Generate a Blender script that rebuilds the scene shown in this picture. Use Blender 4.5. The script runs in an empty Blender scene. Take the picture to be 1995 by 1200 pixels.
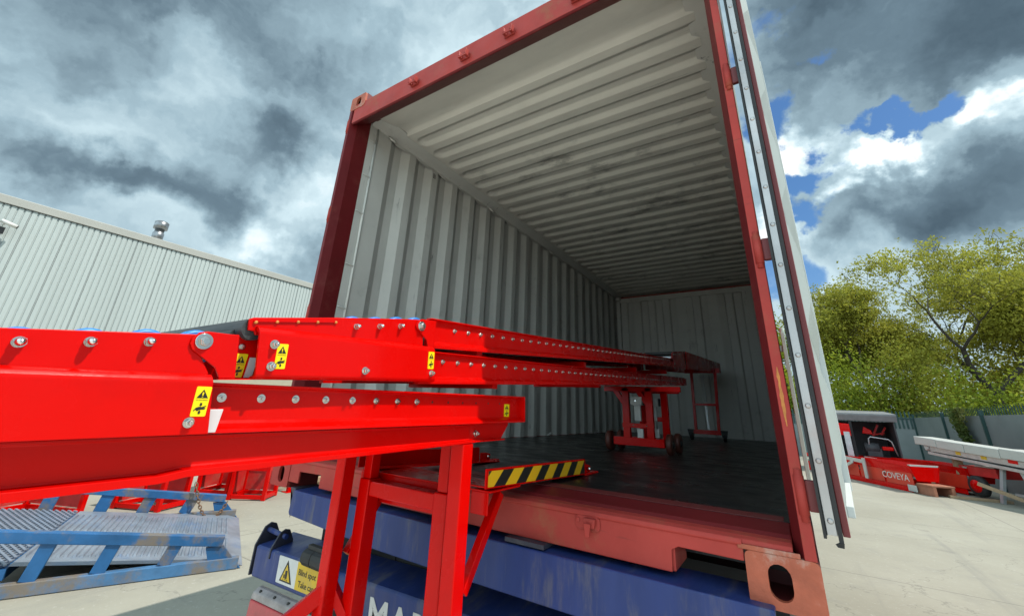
import bpy, bmesh, math, random
from mathutils import Vector, Matrix, noise
from mathutils.geometry import tessellate_polygon
R = math.radians
PI = math.pi
SC = bpy.context.scene
COL = SC.collection
rnd = random.Random(7)

# ------------------------------------------------------------------ camera
cd = bpy.data.cameras.new("camera")
cam = bpy.data.objects.new("camera", cd)
COL.objects.link(cam)
SC.camera = cam
def camera_matrix(yaw, pitch, roll):
    Rz = Matrix.Rotation(yaw, 3, 'Z'); Rx = Matrix.Rotation(pitch, 3, 'X'); Ry = Matrix.Rotation(roll, 3, 'Y')
    M = Rz @ Rx @ Ry                       # columns: right, forward, up
    r, f, u = M.col[0], M.col[1], M.col[2]
    out = Matrix.Identity(4)
    for i in range(3):
        out[i][0] = r[i]; out[i][1] = u[i]; out[i][2] = -f[i]
    return out
cam.matrix_world = Matrix.Translation((2.4321, -1.4045, 0.4344)) @ camera_matrix(0.5889, 0.3476, -0.0463)
cd.sensor_width = 36.0
cd.sensor_fit = 'HORIZONTAL'
cd.lens = 36.0 * 0.39901
cd.shift_x = 0.0031
cd.shift_y = -0.0457
cd.clip_start = 0.02
cd.clip_end = 3000

# ------------------------------------------------------------------ exposure, sun, sky
SC.view_settings.view_transform = 'Standard'
SC.view_settings.look = 'None'
SC.view_settings.exposure = 0.32
SC.view_settings.gamma = 1.0
SC.cycles.diffuse_bounces = 1
SUN = Vector((1.0, 0.28, 1.70)).normalized()
sl = bpy.data.lights.new("sun", 'SUN')
sl.energy = 3.5
sl.angle = R(0.5)
sl.color = (1.0, 0.955, 0.88)
so = bpy.data.objects.new("sun", sl)
so.rotation_euler = (-SUN).to_track_quat('-Z', 'Y').to_euler()
so.location = (20, 6, 40)
COL.objects.link(so)

W = bpy.data.worlds.new("World")
SC.world = W
W.use_nodes = True
wt = W.node_tree
wt.nodes.clear()
class NT:
    """tiny node helper"""
    def __init__(s, tree): s.t = tree
    def n(s, typ, **kw):
        nd = s.t.nodes.new(typ)
        for k, v in kw.items():
            if k == 'ins':
                for i, x in v.items():
                    if hasattr(x, 'is_linked') or isinstance(x, bpy.types.NodeSocket): s.t.links.new(x, nd.inputs[i])
                    else: nd.inputs[i].default_value = x
            else: setattr(nd, k, v)
        return nd
    def math(s, op, a, b=0.0, c=0.0, clamp=False):
        return s.n('ShaderNodeMath', operation=op, use_clamp=clamp, ins={0: a, 1: b, 2: c}).outputs[0]
    def vmath(s, op, a, b=(0, 0, 0)):
        nd = s.n('ShaderNodeVectorMath', operation=op, ins={0: a, 1: b})
        return nd.outputs['Value'] if op in ('DISTANCE', 'DOT_PRODUCT', 'LENGTH') else nd.outputs[0]
    def smooth(s, v, a, b, lo=0.0, hi=1.0):
        return s.n('ShaderNodeMapRange', interpolation_type='SMOOTHSTEP', ins={0: v, 1: a, 2: b, 3: lo, 4: hi}).outputs[0]
    def noise(s, vec, scale, detail=6, rough=0.55, out='Fac', dist=0.0):
        nd = s.n('ShaderNodeTexNoise', ins={'Scale': scale, 'Detail': detail, 'Roughness': rough, 'Distortion': dist})
        if vec is not None: s.t.links.new(vec, nd.inputs['Vector'])
        return nd.outputs[out]
    def ramp(s, v, stops):
        nd = s.n('ShaderNodeValToRGB', ins={0: v})
        e = nd.color_ramp.elements
        while len(e) < len(stops): e.new(0.5)
        for el, (p, c) in zip(e, stops):
            el.position = p; el.color = (*c, 1)
        return nd.outputs[0]
    def mix(s, f, a, b, blend='MIX'):
        nd = s.n('ShaderNodeMix', data_type='RGBA', blend_type=blend)
        for i, x in ((0, f), (6, a), (7, b)):
            if isinstance(x, bpy.types.NodeSocket): s.t.links.new(x, nd.inputs[i])
            else: nd.inputs[i].default_value = (*x, 1) if isinstance(x, tuple) and len(x) == 3 else x
        return nd.outputs[2]
    def link(s, a, b): s.t.links.new(a, b)

def build_sky():
    k = NT(wt)
    out = k.n('ShaderNodeOutputWorld')
    sky = k.n('ShaderNodeTexSky', sky_type='NISHITA', sun_disc=False)
    sky.sun_elevation = math.asin(SUN.z)
    sky.sun_rotation = math.atan2(SUN.x, SUN.y)
    sky.air_density = 1.0; sky.dust_density = 0.6; sky.ozone_density = 2.5
    hs = k.n('ShaderNodeHueSaturation', ins={'Saturation': 1.25, 'Value': 1.0, 'Color': sky.outputs[0]})
    b1 = k.n('ShaderNodeBackground', ins={0: hs.outputs[0], 1: 0.105})
    tc = k.n('ShaderNodeTexCoord').outputs['Generated']
    d = k.vmath('NORMALIZE', tc)
    # warp the direction so that cloud outlines are ragged
    wn = k.noise(d, 3.2, 5, 0.6, 'Color')
    w1 = k.vmath('SCALE', k.vmath('SUBTRACT', wn, (0.5, 0.5, 0.5)))
    w1.node.inputs['Scale'].default_value = 0.24
    wn2 = k.noise(d, 13.0, 5, 0.62, 'Color')
    w2 = k.vmath('SCALE', k.vmath('SUBTRACT', wn2, (0.5, 0.5, 0.5)))
    w2.node.inputs['Scale'].default_value = 0.11
    q = k.vmath('ADD', k.vmath('ADD', d, w1), w2)
    # stretched coordinates: clouds are flatter than wide
    st = k.vmath('MULTIPLY', q, (1.0, 1.0, 1.9))
    big = k.noise(st, 1.9, 4, 0.5)
    fine = k.noise(st, 4.4, 8, 0.50)
    def blob(c, r0, r1, flat=1.7):
        dd = k.vmath('SUBTRACT', q, c)
        dd = k.vmath('MULTIPLY', dd, (1.0, 1.0, flat))
        return k.smooth(k.vmath('LENGTH', dd), r1, r0, 0.0, 1.0)
    # brightness
    v = k.math('MULTIPLY_ADD', big, 0.42, 0.355)
    v = k.math('MULTIPLY_ADD', k.math('SUBTRACT', fine, 0.5), 0.80, v)
    for c, r0, r1, amp in (((-0.945, 0.095, 0.315), 0.02, 0.13, -0.34), ((-0.93, 0.17, 0.315), 0.02, 0.09, -0.22), ((-0.895, 0.27, 0.345), 0.03, 0.15, -0.36),
                           ((-0.83, 0.27, 0.49), 0.0, 0.17, -0.26), ((-0.79, 0.33, 0.51), 0.0, 0.14, -0.16), ((-0.84, 0.34, 0.43), 0.0, 0.12, -0.16), ((-0.84, 0.02, 0.60), 0.08, 0.34, -0.24), ((-0.70, 0.20, 0.70), 0.1, 0.4, -0.16),
                           ((-0.79, 0.48, 0.30), 0.02, 0.16, -0.30), ((-0.97, -0.02, 0.42), 0.03, 0.14, -0.16),
                           ((0.24, 0.74, 0.62), 0.10, 0.30, -0.40), ((0.40, 0.70, 0.58), 0.06, 0.24, -0.22),
                           ((0.33, 0.87, 0.36), 0.08, 0.20, -0.26), ((0.22, 0.915, 0.34), 0.05, 0.17, -0.24),
                           ((-0.84, 0.17, 0.51), 0.0, 0.16, 0.30), ((-0.80, 0.40, 0.44), 0.02, 0.16, 0.22), ((-0.86, 0.40, 0.30), 0.01, 0.10, 0.22),
                           ((0.20, 0.868, 0.460), 0.02, 0.075, 0.55), ((0.085, 0.87, 0.51), 0.02, 0.09, 0.40), ((0.05, 0.93, 0.37), 0.02, 0.09, 0.35),
                           ((0.30, 0.83, 0.475), 0.01, 0.06, 0.50), ((0.15, 0.90, 0.415), 0.005, 0.045, 0.40), ((-0.5, 0.55, 0.66), 0.1, 0.4, 0.12)):
        v = k.math('MULTIPLY_ADD', blob(c, r0, r1), amp, v)
    col = k.ramp(k.math('MULTIPLY', v, 1.0, clamp=True),
                 [(0.0, (0.070, 0.110, 0.145)), (0.22, (0.130, 0.195, 0.245)), (0.48, (0.315, 0.44, 0.51)),
                  (0.72, (0.57, 0.72, 0.78)), (0.92, (0.93, 0.97, 0.98)), (1.0, (1.0, 1.0, 1.0))])
    colx = k.vmath('SCALE', col)
    colx.node.inputs['Scale'].default_value = 9.8
    sep = k.n('ShaderNodeSeparateXYZ', ins={0: d})
    lift = k.smooth(k.math('MULTIPLY', sep.outputs['Y'], -1.0), 0.15, 0.75, 1.0, 2.3)  # sky behind the camera brightened, added fill for the container inside
    colx = k.n('ShaderNodeVectorMath', operation='MULTIPLY', ins={0: colx, 1: k.n('ShaderNodeCombineXYZ', ins={0: lift, 1: lift, 2: lift}).outputs[0]}).outputs[0]
    b2 = k.n('ShaderNodeBackground', ins={0: colx, 1: 0.10})
    # coverage: full over the yard, torn open towards the +Y side
    cov = k.math('ADD', k.math('MULTIPLY', k.noise(st, 4.2, 8, 0.6), 1.0), 0.42)
    for c, r0, r1, amp in (((0.25, 0.83, 0.505), 0.02, 0.075, -0.85), ((0.19, 0.842, 0.512), 0.01, 0.065, -0.75), ((0.14, 0.86, 0.50), 0.01, 0.05, -0.55), ((0.09, 0.885, 0.46), 0.02, 0.075, -0.62),
                           ((0.05, 0.83, 0.55), 0.02, 0.09, -0.60), ((0.10, 0.91, 0.40), 0.02, 0.07, -0.60),
                           ((0.156, 0.785, 0.60), 0.01, 0.065, -0.55), ((0.05, 0.75, 0.66), 0.03, 0.10, -0.50), ((0.02, 0.96, 0.28), 0.05, 0.12, -0.60),
                           ((0.20, 0.872, 0.455), 0.02, 0.05, 0.25), ((0.085, 0.87, 0.51), 0.01, 0.04, 0.15), ((0.32, 0.90, 0.34), 0.10, 0.20, 0.5)):
        cov = k.math('MULTIPLY_ADD', blob(c, r0, r1), amp, cov)
    m = k.smooth(cov, 0.34, 0.70)
    mx = k.n('ShaderNodeMixShader', ins={0: m, 1: b1.outputs[0], 2: b2.outputs[0]})
    k.link(mx.outputs[0], out.inputs[0])
build_sky()

# ------------------------------------------------------------------ materials
def mat(name, col, rough=0.5, metal=0.0, coat=0.0, var=0.0, vscale=6.0, bump=0.0, bscale=40.0, spec=0.5,
        dirt=None, dirt_amt=0.0, dirt_scale=3.0, stretch=None, dirt_lo=0.5, dirt_hi=0.75, rvar=0.0, dirt_from=None, scr=None, scr_amt=0.0, scr_st=(1.2, 30, 30), dents=0.0):
    m = bpy.data.materials.new(name)
    m.use_nodes = True
    k = NT(m.node_tree)
    b = m.node_tree.nodes['Principled BSDF']
    b.inputs['Roughness'].default_value = rough
    b.inputs['Metallic'].default_value = metal
    b.inputs['Coat Weight'].default_value = coat
    b.inputs['Coat Roughness'].default_value = 0.06
    b.inputs['Specular IOR Level'].default_value = spec
    b.inputs['Base Color'].default_value = (*col, 1)
    pos = pos0 = k.n('ShaderNodeTexCoord').outputs['Object']
    if stretch: pos = k.vmath('MULTIPLY', pos, stretch)
    c = None
    if var > 0:
        n = k.noise(pos, vscale, 6, 0.6)
        lo = tuple(x * (1 - var) for x in col); hi = tuple(min(1, x * (1 + var)) for x in col)
        c = k.ramp(n, [(0.3, lo), (0.7, hi)])
    if dirt:
        n = k.noise(pos, dirt_scale, 9, 0.68)
        f = k.smooth(n, dirt_lo, dirt_hi, 0.0, dirt_amt)
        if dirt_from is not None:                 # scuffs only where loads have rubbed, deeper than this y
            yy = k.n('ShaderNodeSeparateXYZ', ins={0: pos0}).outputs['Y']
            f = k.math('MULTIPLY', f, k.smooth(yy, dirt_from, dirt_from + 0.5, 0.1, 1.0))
        c = k.mix(f, c if c is not None else col, dirt)
    if scr:
        n = k.noise(k.vmath('MULTIPLY', pos0, scr_st), 1.0, 7, 0.7)
        m2 = k.noise(pos0, 1.7, 4, 0.6)
        f = k.math('MULTIPLY', k.smooth(n, 0.60, 0.70, 0.0, scr_amt), k.smooth(m2, 0.42, 0.62))
        c = k.mix(f, c if c is not None else col, scr)
    if c is not None: k.link(c, b.inputs['Base Color'])
    if rvar > 0:
        n = k.noise(pos, vscale * 1.7, 5, 0.6)
        k.link(k.smooth(n, 0.3, 0.7, max(0.02, rough - rvar), min(1, rough + rvar)), b.inputs['Roughness'])
    if bump > 0:
        bn = k.n('ShaderNodeBump', ins={'Strength': bump, 'Distance': 0.01, 'Height': k.noise(pos, bscale, 5, 0.6)})
        if dents > 0:
            b0 = k.n('ShaderNodeBump', ins={'Strength': dents, 'Distance': 0.05, 'Height': k.noise(pos0, 3.5, 2, 0.4)})
            k.link(b0.outputs[0], bn.inputs['Normal'])
        k.link(bn.outputs[0], b.inputs['Normal'])
    return m

M = {}
M['red'] = mat('red_gloss_paint', (0.66, 0.0015, 0.0005), 0.24, coat=0.10, spec=0.12, var=0.05, vscale=4, rvar=0.09, bump=0.03, bscale=50, dirt=(0.40, 0.006, 0.004), dirt_amt=0.4, dirt_scale=3.5, dirt_lo=0.54, dirt_hi=0.80, scr=(0.40, 0.05, 0.04), scr_amt=0.10, scr_st=(14, 3, 14), dents=0.03)
M['red_dull'] = mat('red_dull_paint', (0.55, 0.02, 0.018), 0.5, var=0.2, vscale=5, dirt=(0.25, 0.16, 0.11), dirt_amt=0.5)
M['cont'] = mat('container_red_oxide', (0.40, 0.050, 0.040), 0.5, spec=0.2, var=0.14, vscale=4, dirt=(0.30, 0.12, 0.06), dirt_amt=0.55, dirt_scale=5,
                dirt_lo=0.54, dirt_hi=0.70, bump=0.14, bscale=25, rvar=0.1, scr=(0.12, 0.035, 0.03), scr_amt=0.75, scr_st=(3, 40, 40), dents=0.25)
M['cont_shaded'] = mat('container_red_shaded', (0.15, 0.013, 0.015), 0.45, spec=0.2, var=0.12, vscale=4, bump=0.08, bscale=25, dirt=(0.30, 0.10, 0.08), dirt_amt=0.4)  # same container paint, darkened to stand in for shade
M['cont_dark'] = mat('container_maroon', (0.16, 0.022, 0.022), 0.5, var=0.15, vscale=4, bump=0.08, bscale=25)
M['cont_rust'] = mat('container_rusty_casting', (0.42, 0.10, 0.05), 0.6, var=0.25, vscale=14, dirt=(0.45, 0.40, 0.34), dirt_amt=0.8,
                     dirt_scale=7, dirt_lo=0.52, dirt_hi=0.68, bump=0.35, bscale=45)
M['inner'] = mat('container_inside_grey', (0.68, 0.66, 0.60), 0.55, var=0.06, vscale=3, dirt=(0.20, 0.18, 0.15), dirt_amt=0.5, dirt_scale=4,
                 dirt_lo=0.58, dirt_hi=0.8, bump=0.06, bscale=30, scr=(0.07, 0.06, 0.05), scr_amt=0.8, scr_st=(16, 16, 2.2), dents=0.2)
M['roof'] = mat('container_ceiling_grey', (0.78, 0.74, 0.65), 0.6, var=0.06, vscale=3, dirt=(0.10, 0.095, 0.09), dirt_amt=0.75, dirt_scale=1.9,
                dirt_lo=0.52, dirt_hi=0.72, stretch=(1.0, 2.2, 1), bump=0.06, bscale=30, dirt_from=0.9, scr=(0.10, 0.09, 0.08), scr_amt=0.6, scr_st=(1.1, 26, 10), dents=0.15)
M['floor'] = mat('worn_black_floor', (0.011, 0.011, 0.012), 0.36, var=0.4, vscale=3, dirt=(0.17, 0.16, 0.145), dirt_amt=0.40, dirt_scale=3.4,
                 dirt_lo=0.55, dirt_hi=0.80, stretch=(1.0, 1.3, 1), bump=0.03, bscale=9, rvar=0.12, spec=0.4, scr=(0.14, 0.13, 0.12), scr_amt=0.6, scr_st=(26, 1.6, 10))
M['blue'] = mat('trailer_blue', (0.022, 0.042, 0.165), 0.42, scr=(0.16, 0.16, 0.18), scr_amt=0.5, scr_st=(28, 28, 2.2), spec=0.35, dents=0.15, var=0.18, vscale=3, dirt=(0.14, 0.13, 0.14), dirt_amt=0.75, dirt_scale=4,
                stretch=(3.0, 1, 0.6), dirt_lo=0.5, dirt_hi=0.72, rvar=0.1)
M['black'] = mat('black_rubber', (0.018, 0.018, 0.018), 0.6, var=0.3, vscale=10, bump=0.1)
M['dark'] = mat('dark_chassis_steel', (0.012, 0.012, 0.013), 0.6, var=0.3, vscale=10)
M['grime'] = mat('grimy_dark_blue_steel', (0.03, 0.032, 0.05), 0.55, var=0.4, vscale=7, dirt=(0.12, 0.10, 0.08), dirt_amt=0.6, dirt_scale=7)
M['zinc'] = mat('bright_zinc', (0.66, 0.64, 0.61), 0.13, metal=1.0, var=0.1, vscale=60)
M['galv'] = mat('galvanised_steel', (0.50, 0.52, 0.53), 0.42, metal=0.6, var=0.2, vscale=6, dirt=(0.35, 0.28, 0.2), dirt_amt=0.4)
M['strip'] = mat('gasket_retaining_strip', (0.45, 0.43, 0.42), 0.4, metal=0.7, var=0.2, vscale=4, dirt=(0.42, 0.25, 0.2), dirt_amt=0.6, dirt_scale=2.5)
M['white'] = mat('white_door_paint', (0.60, 0.62, 0.60), 0.45, var=0.05, vscale=4, dirt=(0.45, 0.42, 0.38), dirt_amt=0.35, dirt_scale=4, dirt_lo=.58)
M['doorshade'] = mat('door_panel_shaded', (0.36, 0.40, 0.385), 0.5, var=0.06, vscale=4, dirt=(0.25, 0.24, 0.22), dirt_amt=0.4, dirt_scale=4, dirt_lo=.55)  # door white greyed down to stand in for shading on the pans
M['jack'] = mat('cast_alloy', (0.72, 0.71, 0.67), 0.4, var=0.15, vscale=12)
M['stake'] = mat('pale_stake_paint', (0.50, 0.60, 0.53), 0.6, var=0.1)
M['cover'] = mat('pale_grey_cover', (0.50, 0.51, 0.48), 0.5, var=0.08, vscale=3, dirt=(0.4, 0.38, 0.33), dirt_amt=0.4)
M['yellow'] = mat('sticker_yellow', (0.90, 0.68, 0.0), 0.45)
M['amber'] = mat('sign_amber', (0.66, 0.42, 0.02), 0.5, var=0.1, vscale=12, dirt=(0.35, 0.28, 0.18), dirt_amt=0.6, dirt_scale=14)
M['ink'] = mat('black_ink', (0.012, 0.012, 0.010), 0.5)
M['signwhite'] = mat('sign_white', (0.62, 0.60, 0.57), 0.5, var=0.08, vscale=20, dirt=(0.4, 0.36, 0.33), dirt_amt=0.5, dirt_scale=14)
M['pad'] = mat('white_plastic_pad', (0.66, 0.60, 0.60), 0.5)
M['lens_clear'] = mat('dirty_clear_lamp_lens', (0.32, 0.28, 0.27), 0.3, coat=0.3, var=0.3, vscale=18)
M['lens_red'] = mat('dirty_red_lamp_lens', (0.42, 0.03, 0.04), 0.3, coat=0.3, var=0.2, vscale=18)
M['roller'] = mat('dark_roller_tube', (0.055, 0.058, 0.06), 0.38, metal=0.3, var=0.3, vscale=20, stretch=(0.3, 8, 8))
M['bluewheel'] = mat('blue_plastic', (0.03, 0.22, 0.62), 0.4)
M['castor'] = mat('brown_castor_tyre', (0.11, 0.028, 0.018), 0.5, var=0.2)
M['belt'] = mat('black_belt', (0.015, 0.015, 0.015), 0.5)
M['clad'] = mat('wall_cladding_pale_grey', (0.44, 0.495, 0.485), 0.45, var=0.06, vscale=0.9, stretch=(1, 1, 0.02), scr=(0.36, 0.39, 0.38), scr_amt=0.4, scr_st=(2, 2, 0.15))
M['cladline2'] = mat('cladding_lap_edge', (0.30, 0.34, 0.34), 0.5)
M['cladline'] = mat('cladding_closer_dark', (0.10, 0.11, 0.12), 0.6)
M['fascia'] = mat('fascia_cream_grey', (0.41, 0.415, 0.385), 0.5, var=0.05, vscale=1)
M['beige'] = mat('beige_panel', (0.42, 0.38, 0.28), 0.6, var=0.08, vscale=3)
M['rampblue'] = mat('worn_blue_paint', (0.014, 0.105, 0.27), 0.5, var=0.25, vscale=4, dirt=(0.20, 0.15, 0.09), dirt_amt=0.85, dirt_scale=2.6,
                    dirt_lo=0.50, dirt_hi=0.66, bump=0.15, bscale=30)
M['ramprust'] = mat('rusting_blue_paint', (0.06, 0.18, 0.36), 0.55, var=0.25, vscale=4, dirt=(0.21, 0.155, 0.09), dirt_amt=0.85, dirt_scale=2.2,
                    dirt_lo=0.42, dirt_hi=0.60, bump=0.2, bscale=30)
M['deck'] = mat('worn_steel_deck', (0.25, 0.285, 0.335), 0.45, metal=0.35, var=0.25, vscale=4, dirt=(0.13, 0.22, 0.38), dirt_amt=0.7, dirt_scale=3)
M['grate'] = mat('expanded_metal_bars', (0.27, 0.31, 0.38), 0.42, metal=0.4, var=0.15, vscale=8)
M['chain'] = mat('rusty_chain', (0.20, 0.11, 0.06), 0.6, metal=0.3, var=0.4, vscale=40)
M['wood'] = mat('weathered_wood', (0.36, 0.25, 0.15), 0.7, var=0.25, vscale=10, stretch=(1, 8, 8))
M['brownbox'] = mat('brown_box_paint', (0.36, 0.15, 0.09), 0.6, var=0.15, vscale=6)
M['fencegreen'] = mat('dark_green_steel', (0.012, 0.05, 0.045), 0.5)
M['fencepanel'] = mat('grey_fence_sheet', (0.17, 0.20, 0.20), 0.55, var=0.12, vscale=1.2)
M['shed'] = mat('dark_grey_shed_sheet', (0.05, 0.05, 0.055), 0.6, var=0.2, vscale=3)
M['shedroof'] = mat('pale_shed_roof', (0.20, 0.205, 0.21), 0.5, var=0.15, vscale=5)
M['bark'] = mat('tree_bark', (0.045, 0.036, 0.026), 0.8, var=0.3, vscale=12, bump=0.4, bscale=20)
M['rustmark'] = mat('orange_primer', (0.55, 0.20, 0.04), 0.6, var=0.3, vscale=30)
M['camwhite'] = mat('camera_housing', (0.7, 0.7, 0.68), 0.4)

def leaf_mat(name, a, b, c):
    m = bpy.data.materials.new(name); m.use_nodes = True
    k = NT(m.node_tree)
    p = m.node_tree.nodes['Principled BSDF']
    g = k.n('ShaderNodeNewGeometry').outputs['Random Per Island']
    n = k.noise(k.n('ShaderNodeTexCoord').outputs['Object'], 0.9, 3, 0.5)
    f = k.math('MULTIPLY_ADD', g, 0.25, k.smooth(n, 0.32, 0.68, 0.0, 0.75))
    col = k.ramp(f, [(0.0, a), (0.5, b), (1.0, c)])
    k.link(col, p.inputs['Base Color'])
    p.inputs['Roughness'].default_value = 0.6
    p.inputs['Specular IOR Level'].default_value = 0.25
    tr = k.n('ShaderNodeBsdfTranslucent', ins={0: col})
    mx = k.n('ShaderNodeMixShader', ins={0: 0.45, 1: p.outputs[0], 2: tr.outputs[0]})
    k.link(mx.outputs[0], m.node_tree.nodes['Material Output'].inputs[0])
    return m
M['leaf_oak'] = leaf_mat('young_oak_leaf', (0.23, 0.23, 0.03), (0.35, 0.35, 0.045), (0.47, 0.46, 0.07))
M['leaf_green'] = leaf_mat('green_leaf', (0.15, 0.21, 0.022), (0.28, 0.34, 0.03), (0.42, 0.46, 0.05))
M['leaf_ivy'] = leaf_mat('ivy_leaf', (0.05, 0.085, 0.018), (0.09, 0.13, 0.025), (0.14, 0.14, 0.04))

def ground_material():
    m = bpy.data.materials.new('yard_concrete'); m.use_nodes = True
    k = NT(m.node_tree); b = m.node_tree.nodes['Principled BSDF']
    pos = k.n('ShaderNodeTexCoord').outputs['Object']
    n1 = k.noise(pos, 0.35, 6, 0.6); n2 = k.noise(pos, 3.0, 8, 0.65); n3 = k.noise(pos, 28, 5, 0.6)
    c = k.ramp(n1, [(0.3, (0.275, 0.255, 0.20)), (0.7, (0.365, 0.345, 0.28))])
    c = k.mix(k.smooth(n2, 0.50, 0.78, 0, 0.45), c, (0.25, 0.24, 0.21))
    c = k.mix(k.smooth(k.noise(k.vmath('MULTIPLY', pos, (0.35, 1.3, 1)), 1.1, 8, 0.7), 0.55, 0.75, 0, 0.4), c, (0.20, 0.195, 0.18))
    c = k.mix(k.smooth(n3, 0.58, 0.75, 0, 0.35), c, (0.56, 0.54, 0.49))
    vor = k.n('ShaderNodeTexVoronoi', feature='DISTANCE_TO_EDGE', ins={'Scale': 0.33})
    k.link(k.vmath('ADD', pos, k.vmath('SCALE', k.noise(pos, 1.6, 5, 0.6, 'Color'))), vor.inputs['Vector'])
    # oil spots, tyre scuffs and slab joints
    c = k.mix(k.smooth(k.noise(pos, 0.9, 5, 0.6), 0.63, 0.74, 0, 0.5), c, (0.17, 0.165, 0.15))
    c = k.mix(k.smooth(k.noise(k.vmath('MULTIPLY', pos, (2.6, 0.12, 1)), 1.0, 6, 0.65), 0.56, 0.70, 0, 0.35), c, (0.19, 0.185, 0.17))
    c = k.mix(k.smooth(k.noise(pos, 75, 3, 0.7), 0.66, 0.74, 0, 0.6), c, (0.13, 0.125, 0.11))
    sx = k.n('ShaderNodeSeparateXYZ', ins={0: k.vmath('ADD', pos, (1.3, 0.6, 0))})
    for ax, per in (('X', 4.6), ('Y', 4.2)):
        fr = k.math('ABSOLUTE', k.math('SUBTRACT', k.math('FRACT', k.math('DIVIDE', sx.outputs[ax], per)), 0.5))
        c = k.mix(k.smooth(fr, 0.0, 0.0035, 0.6, 0.0), c, (0.10, 0.095, 0.085))
    crack = k.smooth(vor.outputs[0], 0.0, 0.004, 0.4, 0.0)
    c = k.mix(crack, c, (0.12, 0.115, 0.10))
    k.link(c, b.inputs['Base Color'])
    b.inputs['Roughness'].default_value = 0.8
    bn = k.n('ShaderNodeBump', ins={'Strength': 0.35, 'Distance': 0.02, 'Height': k.noise(pos, 9, 9, 0.65)})
    k.link(bn.outputs[0], b.inputs['Normal'])
    return m
M['ground'] = ground_material()

M['bounce'] = mat('pale_bounce_sheet', (0.62, 0.60, 0.54), 0.8, var=0.06, vscale=2, bump=0.2, bscale=20)  # tone of the added sheet that reflects light into the container

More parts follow.
